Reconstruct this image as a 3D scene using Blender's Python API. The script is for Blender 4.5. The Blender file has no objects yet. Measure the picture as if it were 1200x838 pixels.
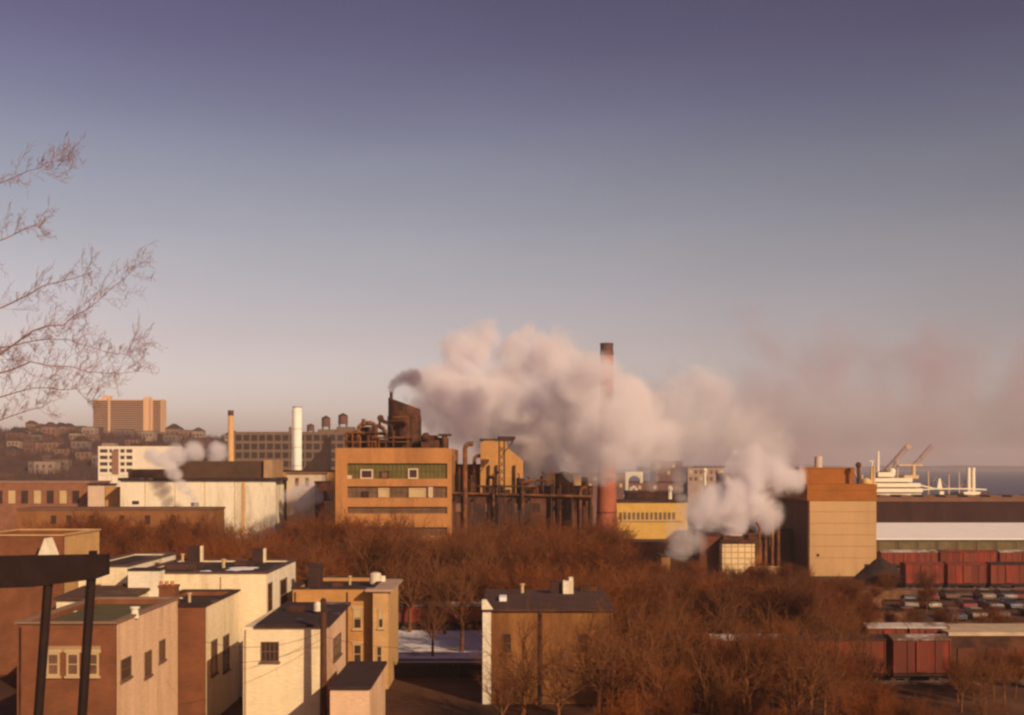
import bpy, math, random
from mathutils import Vector, Matrix, noise as mnoise
R = random.Random(11)
SC = bpy.context.scene
COL = SC.collection
F = 1400.0          # focal length in photo pixels (1200 wide)
H = 20.0            # eye height over the flat ground
VH = 545.0          # horizon row
UP = Vector((0, 0, 1))

def X(u, Y): return (u - 600.0) * Y / F
def Z(v, Y): return H - (v - VH) * Y / F
def P(u, v, Y): return Vector((X(u, Y), Y, Z(v, Y)))

# ------------------------------------------------------------------ mesh builder
class MB:
    def __init__(s): s.v = []; s.f = []
    def add(s, vs, fs):
        b = len(s.v); s.v.extend([tuple(p) for p in vs]); s.f.extend([tuple(i + b for i in f) for f in fs]); return s
    def box(s, x0, x1, y0, y1, z0, z1):
        return s.add([(x0,y0,z0),(x1,y0,z0),(x1,y1,z0),(x0,y1,z0),(x0,y0,z1),(x1,y0,z1),(x1,y1,z1),(x0,y1,z1)],
                     [(3,2,1,0),(4,5,6,7),(0,1,5,4),(1,2,6,5),(2,3,7,6),(3,0,4,7)])
    def obx(s, o, a, n, s0, s1, t0, t1, d0, d1):
        o = Vector(o); c = []
        for t in (t0, t1):
            for (q, d) in ((s0, d1), (s1, d1), (s1, d0), (s0, d0)):
                c.append(o + a * q + n * d + UP * t)
        return s.add(c, [(3,2,1,0),(4,5,6,7),(0,1,5,4),(1,2,6,5),(2,3,7,6),(3,0,4,7)])
    def tube(s, p0, p1, r0, r1=None, n=10, caps=True):
        p0 = Vector(p0); p1 = Vector(p1); r1 = r0 if r1 is None else r1
        d = (p1 - p0)
        if d.length < 1e-6: return s
        d.normalize()
        a = d.orthogonal().normalized(); b = d.cross(a)
        vs = []
        for (p, r) in ((p0, r0), (p1, r1)):
            for k in range(n):
                t = 2 * math.pi * k / n
                vs.append(p + a * (math.cos(t) * r) + b * (math.sin(t) * r))
        fs = [(k, (k + 1) % n, n + (k + 1) % n, n + k) for k in range(n)]
        if caps: fs += [tuple(range(n))[::-1], tuple(range(n, 2 * n))]
        return s.add(vs, fs)
    def path(s, pts, r, n=8):
        for a, b in zip(pts[:-1], pts[1:]): s.tube(a, b, r, r, n)
        return s
    def lathe(s, c, prof, n=20):
        c = Vector(c); vs = []
        for (r, z) in prof:
            for k in range(n):
                t = 2 * math.pi * k / n
                vs.append(c + Vector((math.cos(t) * r, math.sin(t) * r, z)))
        fs = []
        for i in range(len(prof) - 1):
            for k in range(n):
                fs.append((i*n+k, i*n+(k+1)%n, (i+1)*n+(k+1)%n, (i+1)*n+k))
        fs += [tuple(range(n))[::-1], tuple(range((len(prof)-1)*n, len(prof)*n))]
        return s.add(vs, fs)
    def ext_y(s, pts, y0, y1):            # polygon in x,z (counter-clockwise seen from -y), extruded along y
        n = len(pts)
        vs = [(x, y0, z) for x, z in pts] + [(x, y1, z) for x, z in pts]
        fs = [tuple(range(n)), tuple(range(n, 2*n))[::-1]] + [(k, n+k, n+(k+1)%n, (k+1)%n) for k in range(n)]
        return s.add(vs, fs)
    def ext_x(s, pts, x0, x1):            # polygon in y,z extruded along x
        n = len(pts)
        vs = [(x0, y, z) for y, z in pts] + [(x1, y, z) for y, z in pts]
        fs = [tuple(range(n))[::-1], tuple(range(n, 2*n))] + [(k, (k+1)%n, n+(k+1)%n, n+k) for k in range(n)]
        return s.add(vs, fs)
    def ball(s, c, r, n=10, m=6, sz=1.0):
        prof = [(max(1e-3, math.cos(t) * r), math.sin(t) * r * sz) for t in [(-.5 + k / m) * math.pi for k in range(m + 1)]]
        return s.lathe(c, prof, n)
    def mesh(s, name):
        me = bpy.data.meshes.new(name); me.from_pydata(s.v, [], s.f); me.update(); return me
    def build(s, name, mat, parent=None, smooth=False):
        me = s.mesh(name); me.materials.append(mat)
        if smooth:
            for p in me.polygons: p.use_smooth = True
        o = bpy.data.objects.new(name, me); COL.objects.link(o)
        if parent is not None:
            o.parent = parent
            w = parent.location.copy(); q = parent.parent
            while q is not None: w += q.location; q = q.parent
            o.location = -w
        return o

def tag(o, label=None, cat=None, group=None, kind=None):
    if label: o['label'] = label
    if cat: o['category'] = cat
    if group: o['group'] = group
    if kind: o['kind'] = kind
    return o
def thing(name, loc, label, cat, group=None):
    o = bpy.data.objects.new(name, None); COL.objects.link(o); o.location = loc; o.empty_display_size = .5
    return tag(o, label, cat, group)
def copy_tree(o, loc, rz=0.0, sc=1.0, label=None):
    def rec(q, par):
        c = q.copy(); COL.objects.link(c)
        if par is not None: c.parent = par
        for ch in q.children: rec(ch, c)
        return c
    c = rec(o, None); c.location = loc; c.rotation_euler = (0, 0, rz); c.scale = (sc, sc, sc)
    if label: c['label'] = label
    return c

# ------------------------------------------------------------------ materials
def nt(name):
    m = bpy.data.materials.new(name); m.use_nodes = True; t = m.node_tree
    return m, t, t.nodes, t.links, t.nodes['Principled BSDF']
MATS = {}
def M(name, col, *a, rnd=None, **k):
    new = name not in MATS; m = M_(name, col, *a, **k)
    if rnd and new:
        N = m.node_tree.nodes; L = m.node_tree.links; b = N['Principled BSDF']; src = b.inputs['Base Color'].links[0].from_socket
        oi = N.new('ShaderNodeObjectInfo'); mx = N.new('ShaderNodeMix'); mx.data_type = 'RGBA'; L.new(oi.outputs['Random'], mx.inputs[0]); L.new(src, mx.inputs[6]); mx.inputs[7].default_value = (*rnd, 1); L.new(mx.outputs[2], b.inputs['Base Color'])
    return m
def M_(name, col, rough=.85, var=.22, scale=.6, col2=None, mix=.5, bump=.0, metal=0.0, streak=False, brick=None, spec=.25, lines=None):
    if name in MATS: return MATS[name]
    m, t, N, L, b = nt(name)
    tc = N.new('ShaderNodeTexCoord'); mp = N.new('ShaderNodeMapping'); L.new(tc.outputs['Object'], mp.inputs[0])
    if streak: mp.inputs['Scale'].default_value = (1, 1, .18)
    no = N.new('ShaderNodeTexNoise'); no.inputs['Scale'].default_value = scale; no.inputs['Detail'].default_value = 7; no.inputs['Roughness'].default_value = .62
    L.new(mp.outputs[0], no.inputs['Vector'])
    r = N.new('ShaderNodeValToRGB'); L.new(no.outputs[0], r.inputs[0])
    c = Vector(col); lo = [max(0, x * (1 - var)) for x in c]; hi = [min(.95, x * (1 + var)) for x in c]
    r.color_ramp.elements[0].position = .3; r.color_ramp.elements[0].color = (*lo, 1)
    r.color_ramp.elements[1].position = .7; r.color_ramp.elements[1].color = (*hi, 1)
    out = r.outputs[0]
    if col2 is not None:
        n2 = N.new('ShaderNodeTexNoise'); n2.inputs['Scale'].default_value = scale * .35; n2.inputs['Detail'].default_value = 8; n2.inputs['Roughness'].default_value = .7
        L.new(mp.outputs[0], n2.inputs['Vector'])
        r2 = N.new('ShaderNodeValToRGB'); L.new(n2.outputs[0], r2.inputs[0])
        r2.color_ramp.elements[0].position = max(0, .5 - .06 + (.5 - mix) * .5); r2.color_ramp.elements[1].position = min(1, .5 + .06 + (.5 - mix) * .5)
        mx = N.new('ShaderNodeMix'); mx.data_type = 'RGBA'; L.new(r2.outputs[0], mx.inputs[0]); L.new(out, mx.inputs[6]); mx.inputs[7].default_value = (*col2, 1)
        out = mx.outputs[2]
    if brick:
        sp = N.new('ShaderNodeSeparateXYZ'); L.new(tc.outputs['Object'], sp.inputs[0])
        ad = N.new('ShaderNodeMath'); ad.operation = 'ADD'; L.new(sp.outputs[0], ad.inputs[0]); L.new(sp.outputs[1], ad.inputs[1])
        cb = N.new('ShaderNodeCombineXYZ'); L.new(ad.outputs[0], cb.inputs[0]); L.new(sp.outputs[2], cb.inputs[1])
        bt = N.new('ShaderNodeTexBrick'); bt.inputs['Scale'].default_value = 1.0; bt.inputs['Brick Width'].default_value = brick[0]; bt.inputs['Row Height'].default_value = brick[1]
        bt.inputs['Mortar Size'].default_value = brick[1] * .1
        if len(brick) > 3: bt.offset = 0.0
        bt.inputs['Color1'].default_value = (.90, .90, .90, 1); bt.inputs['Color2'].default_value = (1.07, 1.05, 1.03, 1); bt.inputs['Mortar'].default_value = (*(brick[2] if len(brick) > 2 else (.8, .8, .8)), 1)
        L.new(cb.outputs[0], bt.inputs['Vector'])
        mu = N.new('ShaderNodeMix'); mu.data_type = 'RGBA'; mu.blend_type = 'MULTIPLY'; mu.inputs[0].default_value = 1; L.new(out, mu.inputs[6]); L.new(bt.outputs[0], mu.inputs[7])
        out = mu.outputs[2]
    L.new(out, b.inputs['Base Color'])
    b.inputs['Roughness'].default_value = rough; b.inputs['Metallic'].default_value = metal; b.inputs['Specular IOR Level'].default_value = spec
    if bump:
        bp = N.new('ShaderNodeBump'); bp.inputs['Strength'].default_value = bump; bp.inputs['Distance'].default_value = .1; L.new(no.outputs[0], bp.inputs['Height']); L.new(bp.outputs[0], b.inputs['Normal'])
    MATS[name] = m
    return m
BR = (.42, .11)
cream = M('cream_stucco', (.80, .655, .43), var=.10, scale=.7, col2=(.60, .46, .28), mix=.36, streak=True, brick=(.42, .11, (.90, .88, .86)))
white = M('white_paint', (.78, .69, .53), var=.09, scale=.7, col2=(.56, .46, .33), mix=.33, streak=True, brick=(.42, .11, (.90, .88, .86)))
pinkst = M('pink_stucco', (.70, .46, .29), var=.14, scale=.8, col2=(.55, .33, .20), mix=.38, streak=True, brick=(.42, .11, (.90, .88, .86)))
brownbrick = M('brown_brick', (.20, .072, .032), var=.22, brick=BR)
ochre = M('ochre_brick', (.47, .235, .075), var=.14, brick=BR)
ochre2 = M('pale_ochre_brick', (.56, .33, .14), var=.12, brick=BR)
tanbrick = M('tan_brick', (.27, .115, .034), var=.25, brick=BR, col2=(.17, .065, .02), mix=.48, streak=True)
facbrick = M('factory_brick', (.46, .205, .068), var=.14, scale=.3, brick=(.5, .14), col2=(.33, .14, .045), mix=.40, streak=True)
tarroof = M('tar_roof', (.040, .020, .018), var=.3, scale=.7, col2=(.40, .34, .34), mix=.19)
greyroof = M('grey_roof', (.075, .034, .024), var=.3, scale=.7, col2=(.42, .38, .38), mix=.10)
oliveroof = M('olive_roof', (.105, .082, .033), var=.25, scale=.6, col2=(.3, .25, .22), mix=.08)
darkwood = M('dark_wood', (.022, .010, .008), var=.3, scale=2.0)
polewood = M('pole_wood', (.09, .035, .018), var=.3, scale=2.0)
glass = M('window_glass', (.055, .030, .022), rough=.15, var=.3, scale=.9, spec=.5)
blind = M('window_blind', (.50, .36, .18), var=.1)
trim = M('trim_paint', (.50, .34, .18), var=.08)
rust = M('rusty_steel', (.10, .036, .016), var=.4, scale=.7, col2=(.04, .016, .010), mix=.5)
rust2 = M('rusty_pipe', (.19, .070, .022), var=.35, scale=.8, col2=(.07, .026, .012), mix=.5)
darksteel = M('dark_steel', (.05, .026, .02), var=.3)
redchim = M('red_brick_stack', (.33, .10, .055), var=.2, scale=.3, brick=(.5, .25), col2=(.23, .065, .036), mix=.4)
whitest = M('white_stack', (.80, .74, .64), var=.06, scale=.4, rough=.6)
tanstack = M('tan_stack', (.55, .31, .13), var=.12)
lofts = M('loft_concrete', (.155, .098, .066), var=.12, scale=.3)
loftd = M('loft_glass', (.045, .025, .02), var=.4, scale=.35, rough=.3)
white2 = M('white_concrete', (.74, .64, .50), var=.06)
towerm = M('tower_brick', (.60, .36, .20), var=.08)
towerd = M('tower_balcony', (.15, .08, .05), var=.2)
yellow = M('yellow_brick', (.60, .36, .09), var=.12, scale=.25, brick=(.5, .16), col2=(.5, .28, .07), mix=.3)
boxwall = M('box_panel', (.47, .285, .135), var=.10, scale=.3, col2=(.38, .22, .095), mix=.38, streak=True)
boxside = M('dark_brick_and_shade', (.115, .036, .018), var=.25, scale=.3, brick=(.5, .16))  # dark brick; on the box building its shade is put into the colour
boxtop = M('orange_brick', (.31, .105, .018), var=.16, scale=.25, brick=(.5, .2))
greenpan = M('green_panel', (.12, .10, .028), var=.25, scale=.5)
greyglass = M('grey_pane', (.16, .085, .055), var=.35, scale=.6, rough=.3)
redcar = M('boxcar_red', (.25, .038, .020), var=.38, scale=.9, col2=(.12, .030, .018), mix=.5, streak=True)
redcar2 = M('boxcar_brown', (.17, .038, .020), var=.3, scale=.6, streak=True)
snowroof = M('snow_roof', (.46, .38, .34), var=.2, scale=.7, col2=(.14, .07, .045), mix=.5)
snowy = M('snow_white_roof', (.78, .72, .70), var=.05, scale=.4)
shedwall = M('pier_wall', (.11, .07, .035), var=.25, scale=.4)
pierdark = M('pier_brick', (.040, .013, .009), var=.3, scale=.25, col2=(.07, .028, .018), mix=.35, streak=True)
piertop = M('pier_lit_top', (.17, .08, .05), var=.2, scale=.3)  # lighter brown stands for sunlight along the pier warehouse top
shipwhite = M('ship_paint', (.80, .70, .52), var=.05, rough=.5)
shiphull = M('ship_hull', (.07, .05, .05), var=.2)
buff = M('ship_buff', (.60, .40, .22), var=.08)
twig = M('twigs', (.185, .048, .008), var=.35, scale=.35, rough=.9, rnd=(.095, .028, .009))
bark = M('bark', (.15, .055, .020), var=.35, scale=1.5, rough=.95, rnd=(.20, .072, .024))
barkb = M('near_bark', (.27, .145, .13), var=.25, scale=2.0, rough=.9)
rubber = M('tyre_rubber', (.015, .012, .012), var=.2)
tiregl = M('car_glass', (.03, .02, .02), rough=.08, var=.1, spec=.6)
steelrail = M('rail_steel', (.10, .06, .045), rough=.5, var=.3)
ballast = M('ballast', (.10, .052, .032), var=.4, scale=2.5, col2=(.3, .24, .21), mix=.3)
coal = M('coal', (.035, .018, .015), var=.4, scale=1.5, bump=.6)

# ------------------------------------------------------------------ setting: ground, water, snow, road
def ground_z(x, y):
    z = 0.0
    if y < 64: z = 17.2 * max(0.0, min(1.0, (64 - y) / 64)) ** 1.1
    # river to the right, beyond the piers
    sh = 380 + max(0.0, (60 - x)) * 4.5
    if y > sh: z -= 6.5 * min(1.0, (y - sh) / 25)
    # palisade hill on the far left
    u = 600 + x * F / max(y, 1)
    if y > 620:
        k = min(1.0, (y - 620) / 380.0); k = k * k * (3 - 2 * k)
        top = [(-700, 500), (0, 508), (110, 511), (200, 514), (270, 519), (400, 532), (520, 545), (600, 552), (3000, 552)]
        v = 552
        for (a, b) in zip(top[:-1], top[1:]):
            if a[0] <= u <= b[0]: v = a[1] + (b[1] - a[1]) * (u - a[0]) / (b[0] - a[0]); break
        if u < -700: v = 500
        hz = H + (VH - v) * 1000 / F
        if v < 551:
            hz += 1.6 * mnoise.noise(Vector((x * .012, y * .012, 0)))
            w = max(0.0, min(1.0, (551 - v) / 8))
            z = z * (1 - k * w) + hz * k * w
    return z
xs = sorted(set([-8400, -6000, -4000, -2800, -2000] + list(range(-1500, -200, 36)) + list(range(-200, 240, 10)) + list(range(240, 900, 40)) + [1200, 2000, 3500, 6000, 8400]))
ys = [-90, -60, -30] + list(range(0, 80, 5)) + list(range(80, 700, 15)) + list(range(700, 1500, 30)) + [1700, 2000, 2600, 3500, 5000, 7000, 8600]
g = MB()
for y in ys:
    for x in xs: g.v.append((x, y, ground_z(x, y)))
nx = len(xs)
for j in range(len(ys) - 1):
    for i in range(nx - 1): g.f.append((j*nx+i, j*nx+i+1, (j+1)*nx+i+1, (j+1)*nx+i))
groundm = M('dead_ground', (.075, .028, .012), var=.4, scale=.09, col2=(.13, .06, .032), mix=.3, bump=.3)
tag(g.build('ground', groundm, smooth=True), kind='structure')
wm, t, N, L, b = nt('river_water')
b.inputs['Base Color'].default_value = (.03, .026, .06, 1); b.inputs['Roughness'].default_value = .4; b.inputs['Specular IOR Level'].default_value = .3
no = N.new('ShaderNodeTexNoise'); no.inputs['Scale'].default_value = .12; no.inputs['Detail'].default_value = 6
tc = N.new('ShaderNodeTexCoord'); L.new(tc.outputs['Object'], no.inputs['Vector'])
bp = N.new('ShaderNodeBump'); bp.inputs['Strength'].default_value = .6; bp.inputs['Distance'].default_value = 1.5; L.new(no.outputs[0], bp.inputs['Height']); L.new(bp.outputs[0], b.inputs['Normal'])
tag(MB().add([(-900, 380, -2.2), (8300, 380, -2.2), (8300, 8500, -2.2), (-900, 8500, -2.2)], [(0, 1, 2, 3)]).build('water', wm), kind='structure')
# snowy lot between the houses
snowm = M('snow_ground', (.84, .77, .78), var=.08, scale=.3, col2=(.22, .12, .08), mix=.30)
def sheet(name, u0, u1, y0, y1, z, mat, n=10):
    s = MB(); a = [X(u0, y0), X(u1, y0)]; c = [X(u0, y1), X(u1, y1)]
    s.add([(a[0], y0, z), (a[1], y0, z), (c[1], y1, z), (c[0], y1, z)], [(0, 1, 2, 3)])
    return tag(s.build(name, mat), kind='structure')
sheet('snow_lot', 440, 700, 121, 145, .012, snowm)
roadm = M('asphalt', (.045, .025, .018), var=.3, scale=.5, col2=(.2, .14, .12), mix=.15)
tag(MB().box(-140, 28, 116.5, 121.5, -.3, .008).build('street', roadm), kind='structure')
tag(MB().box(-140, 28, 121.5, 122.6, -.3, .14).build('kerb', M('kerb_stone', (.2, .13, .1), var=.2)), kind='structure')
yardm = M('yard_dirt', (.085, .036, .018), var=.5, scale=.35, col2=(.26, .17, .12), mix=.2)
tag(MB().add([(40, 123, .010), (150, 123, .010), (170, 262, .010), (64, 262, .010)], [(0, 1, 2, 3)]).build('rail_yard_ground', yardm), kind='structure')

def track(y, x0, x1):
    s = MB().box(x0, x1, y - 1.5, y + 1.5, -.2, .06)
    tag(s.build('track_bed', ballast), kind='structure')
    r = MB()
    for d in (-.72, .72): r.box(x0, x1, y + d - .04, y + d + .04, .06, .2)
    tag(r.build('track_rails', steelrail), kind='structure')
for (y, x0, x1) in ((146, -45, 36), (157, -50, 36), (110.5, 10, 60), (118.5, 30, 43.5), (193, 55, 130), (230, 66, 140), (184, 55, 120)):
    track(y, x0, x1)

# ------------------------------------------------------------------ windows
AX, AY = Vector((1, 0, 0)), Vector((0, 1, 0))
def window(par, o, a, n, w, h, frame=trim, pane=glass, blind_h=0.0, lintel=None, bars=1, fr=.09):
    """o = lower left corner on the wall, a = along the wall, n = outward"""
    m = MB()
    m.obx(o, a, n, 0, fr, 0, h, -.02, .07); m.obx(o, a, n, w - fr, w, 0, h, -.02, .07)
    m.obx(o, a, n, fr, w - fr, 0, fr, -.02, .07); m.obx(o, a, n, fr, w - fr, h - fr, h, -.02, .07)
    m.obx(o, a, n, fr, w - fr, h * .5 - .03, h * .5 + .03, -.02, .055)
    for k in range(1, bars): m.obx(o, a, n, w * k / bars - .025, w * k / bars + .025, fr, h * .5 - .03, -.02, .05); m.obx(o, a, n, w * k / bars - .025, w * k / bars + .025, h * .5 + .03, h - fr, -.02, .05)
    wo = m.build('window', frame, par)
    MB().obx(o, a, n, fr * .6, w - fr * .6, fr * .6, h - fr * .6, -.015, .02).build('pane', pane, wo)
    if blind_h: MB().obx(o, a, n, fr * 1.1, w - fr * 1.1, h * (1 - blind_h), h - fr * 1.1, .022, .035).build('blind', blind, wo)
    MB().obx(o, a, n, -.1, w + .1, -.14, -.003, -.02, .16).build('sill', frame, wo)
    if lintel: MB().obx(o, a, n, -.12, w + .12, h + .003, h + .22, -.02, .09).build('lintel', frame, wo)
    return wo
def win_front(par, u0, u1, v0, v1, Y, **k):
    return window(par, P(u0, v1, Y), AX, -AY, (u1 - u0) * Y / F, (v1 - v0) * Y / F, **k)
def win_right(par, x, u0, u1, v0, v1, **k):
    Y0 = x * F / (u0 - 600); Y1 = x * F / (u1 - 600); Ym = (Y0 + Y1) / 2
    return window(par, Vector((x, Y0, Z(v1, Ym))), AY, AX, Y1 - Y0, (v1 - v0) * Ym / F, **k)
def chimney(par_or_none, u0, u1, v0, Y, z0, mat, label=None, d=.9, top_as=None):
    m = MB().box(X(u0, Y), X(u1, Y), Y, Y + d, z0, Z(v0, Y)); 
    m.box(X(u0, Y) - .07, X(u1, Y) + .07, Y - .07, Y + d + .07, Z(v0, Y) + .002, Z(v0, Y) + .18)
    return m.build('chimney', mat, par_or_none)

def flat_house(name, label, cat, u0, u1, vt, Y0, Y1, wallm, roofm, side=None, parapet=.35, trimm=trim, cornice=True):
    x0, x1, zt = X(u0, Y0), X(u1, Y0), Z(vt, Y0)
    t = thing(name, ((x0 + x1) / 2, (Y0 + Y1) / 2, 0), label, cat)
    MB().box(x0, x1, Y0, Y0 + .3, -.2, zt).box(x0, x0 + .3, Y0 + .3, Y1, -.2, zt).box(x0 + .3, x1 - .3, Y1 - .3, Y1, -.2, zt).build('wall', wallm, t)
    s = MB().box(x1 - .3, x1, Y0 + .3, Y1, -.2, zt).build('side_wall', side or wallm, t)
    MB().box(x0 + .3, x1 - .3, Y0 + .3, Y1 - .3, zt - parapet - .2, zt - parapet).build('roof', roofm, t)
    if cornice:
        e = .14
        m = MB().box(x0 - e, x1 + e, Y0 - e, Y0 + .32, zt + .002, zt + .14).box(x1 - .32, x1 + e, Y0 + .32, Y1 + e, zt + .002, zt + .14).box(x0 - e, x0 + .32, Y0 + .32, Y1 + e, zt + .002, zt + .14)
        m.box(x0 + .32, x1 - .32, Y1 - .32, Y1 + e, zt + .002, zt + .14)
        m.build('coping', trimm, t)
    return t, x0, x1, zt

# ------------------------------------------------------------------ houses in the left foreground
# A: brown brick front, pink side wall
tA, a0, a1, az = flat_house('brick_house', 'brown brick house with a pink stucco side wall and olive flat roof', 'house', 20, 135, 731, 75, 89, brownbrick, oliveroof, pinkst, trimm=M('coping_stone', (.24, .14, .09), var=.15))
for (u0, u1) in ((55, 70), (78, 93)): win_front(tA, u0, u1, 765, 792, 75, pane=greyglass, lintel=True, fr=.12)
win_front(tA, 98, 116, 765, 792, 75, pane=greyglass, lintel=True, fr=.12)
MB().box(X(52, 75), X(118, 75), 74.93, 75.003, Z(764, 75), Z(757, 75)).build('lintel_band', M('band_stone', (.36, .22, .12), var=.15), tA)
for (u0, u1, v0, v1) in ((141, 153, 771, 795), (169, 177, 763, 792), (186, 193, 750, 774)): win_right(tA, a1, u0, u1, v0, v1, frame=M('brown_trim', (.16, .09, .06), var=.2), fr=.06)
m = MB(); m.tube(P(158, 724, 79), P(158, 713, 79), .28, .22, 10); m.tube(P(158, 713, 79), P(158, 711, 79), .32, .32, 10)
m.build('vent', white, tA)
# B: brown end wall and long cream side wall, dark roof
tB, b0, b1, bz = flat_house('stucco_house', 'narrow house with a dark brown end wall and a long cream side wall', 'house', 168, 240, 711, 91, 102.3, brownbrick, tarroof, cream, trimm=tarroof)
for (u0, u1, v0, v1) in ((247, 254, 750, 790), (261, 268, 744, 786)): win_right(tB, b1, u0, u1, v0, v1, frame=M('brown_trim', (.16, .09, .06)), fr=.05)
chimney(tB, 186, 205, 689, 95, bz - .5, brownbrick, d=1.2)
m = MB()
for k in range(3): m.tube(P(189 + k * 6.5, 689, 95.6), P(189 + k * 6.5, 681, 95.6), .17, .15, 8)
m.build('chimney_pot', M('clay_pot', (.45, .2, .1), var=.2), tB)
# C: big white house
tC, c0, c1, cz = flat_house('white_house', 'large white rendered house with a dark flat roof and two brick chimneys', 'house', 155, 312, 672, 103, 117, cream, tarroof, white, trimm=M('dark_coping', (.09, .05, .04), var=.2), parapet=.12)
win_right(tC, c1, 313.5, 318.5, 683, 722, frame=M('brown_trim', (.16, .09, .06)), fr=.07); win_right(tC, c1, 327.5, 336, 678, 716, frame=M('grey_trim', (.3, .22, .18)), fr=.1)
win_front(tC, 263, 274, 690, 699, 103, fr=.07)
m = MB().box(X(150, 101.2), X(186, 101.2), 101.2, 102.96, -.2, Z(669, 101.2)); m.build('bay', white, tC)
MB().box(X(149, 101.1), X(187, 101.1), 101.1, 102.97, Z(669, 101.2) + .003, Z(669, 101.2) + .14).build('bay_roof', tarroof, tC)
MB().box(X(200, 110), X(236, 110), 108, 111, cz - .12, cz + .35).build('skylight', greyroof, tC)
for (u, vt, w) in ((227, 640, 15), (302, 643, 13)):
    Y = 116.0
    ch = MB().box(X(u - w / 2, Y), X(u + w / 2, Y), Y, Y + .7, cz - .3, Z(vt, Y)).build('chimney', M('dark_shade_brick', (.045, .02, .018), var=.25), tC)  # brick coloured dark to stand for the unlit chimney front
    MB().box(X(u + w / 2, Y) + .002, X(u + w / 2, Y) + .16, Y + .02, Y + .68, cz - .2, Z(vt, Y)).build('sunlit_sliver', cream, ch)  # added pale sliver, painted as the sunlit right side
# C2: cream wing further left
tC2, d0, d1, dz = flat_house('cream_house', 'cream rendered house wing behind the dark beam, left of the large white house', 'house', 92, 149, 664, 104, 119, cream, tarroof, white, trimm=M('dark_coping', (.09, .05, .04), var=.2), parapet=.12)
win_front(tC2, 112, 119, 684, 692, 104); win_front(tC2, 143, 149, 683, 690, 104)
# lean-to dark roof in front of C2
t = thing('lean_to', (X(120, 97), 97, 0), 'low dark lean-to roof in front of the cream house wing', 'lean-to')
MB().box(X(66, 96), X(152, 96), 96, 102.5, -.2, Z(703, 96)).build('wall', cream, t)
MB().ext_x([(95.7, Z(703, 96) + .004), (102.6, Z(703, 96) + .3), (102.6, Z(686, 102.6)), (95.7, Z(703, 96) + .2)], X(64, 96), X(153, 96)).build('roof', M('brown_roof', (.085, .04, .028), var=.3, col2=(.16, .1, .05), mix=.3), t)
# brown house far left with tan coping
tG, g0, g1, gz = flat_house('row_house', 'brown row house with a tan coping and a white gabled dormer, above the dark beam', 'house', -30, 74, 628, 114, 124, brownbrick, tarroof, ochre2, trimm=ochre2)
MB().ext_y([(X(44, 112), Z(652, 112)), (X(60, 112), Z(652, 112)), (X(52, 112), Z(631, 112))], 112, 113.96).build('dormer', white, tG)
MB().ext_y([(X(20, 112.2), Z(652, 112)), (X(74, 112.2), Z(652, 112)), (X(74, 112.2), Z(655, 112)), (X(20, 112.2), Z(655, 112))][::-1], 111.5, 113.95).build('roof', tarroof, tG)
# D: white low house with window
tD = thing('low_house', (X(335, 91), 91, 0), 'low cream house with a barred window and a dark overhanging roof beside the pole', 'house')
x0, x1, zt = X(285, 86), X(380, 86), Z(735, 86)
MB().box(x0, x1 - .3, 86, 97, -.2, zt).build('wall', cream, tD)
MB().box(x1 - .298, x1, 86, 97, -.2, zt).build('side_wall', pinkst, tD)
MB().add([(X(300, 86) , 85.7, zt + .005), (x1 + .4, 85.7, zt + .005), (x1 + .4, 97.3, zt + .3), (X(300, 86), 97.3, zt + .3),
          (X(300, 86), 85.7, zt + .22), (x1 + .4, 85.7, zt + .22), (x1 + .4, 97.3, zt + .52), (X(300, 86), 97.3, zt + .52)],
         [(3,2,1,0),(4,5,6,7),(0,1,5,4),(1,2,6,5),(2,3,7,6),(3,0,4,7)]).build('roof', tarroof, tD)
win_front(tD, 306, 327, 752, 775, 86, bars=4, frame=M('brown_trim', (.16, .09, .06)), fr=.06)
m = MB(); m.tube(P(372, 716, 91), P(372, 709, 91), .3, .3, 10); m.ball(P(372, 709, 91), .3, 10, 6); m.build('vent', white, tD)
win_right(tD, x1, 390, 399, 745, 770, frame=M('brown_trim', (.16, .09, .06)), fr=.06)
# E: ochre brick house with bay
tE, e0, e1, ez = flat_house('ochre_house', 'ochre brick house with shaded sash windows and a projecting pale bay', 'house', 343, 437, 690, 108, 119, ochre, tarroof, ochre, trimm=tarroof)
bx0, bx1 = X(437, 106.6), X(455, 106.6)
m = MB().box(bx0, bx1, 106.6, 107.96, -.2, ez - .1).box(e1 + .003, bx1, 107.963, 116, -.2, ez - .1); m.build('bay', ochre2, tE)
MB().box(X(428, 106.4), bx1 + .4, 106.3, 107.7, ez - .095, ez + .1).box(e1 + .15, bx1 + .4, 107.703, 116.3, ez - .095, ez + .1).build('cornice', M('cornice_paint', (.42, .27, .2), var=.15), tE)
win_front(tE, 414, 424, 713, 737, 108, blind_h=.45, lintel=True); win_front(tE, 414, 424, 755, 778, 108, lintel=True)
win_front(tE, 386, 397, 713, 737, 108, blind_h=.3, lintel=True)
win_front(tE, 443, 449.5, 713, 736, 106.6, blind_h=.55); win_front(tE, 441, 448, 757, 780, 106.6)
chimney(tE, 361, 376, 664, 112, ez - .5, M('dark_shade_brick', (.11, .05, .04)), d=1.3)
m = MB().tube(P(440, 684, 114), P(440, 673, 114), .55, .55, 12); m.ball(P(440, 673, 114), .55, 12, 6, .4); m.tube(P(448, 684, 114), P(448, 675, 114), .3, .3, 10); m.build('vent', white, tE)
# small garage below
t = thing('garage', (X(410, 85), 85, 0), 'small garage with a dark tarred roof below the ochre house', 'garage')
zt = Z(776, 90)
MB().box(X(392, 82), X(437, 82), 80, 90, -.2, zt - .15).build('wall', pinkst, t)
MB().box(X(390, 82), X(439, 82), 79.8, 90.2, zt - .147, zt + .05).build('roof', tarroof, t)
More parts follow.
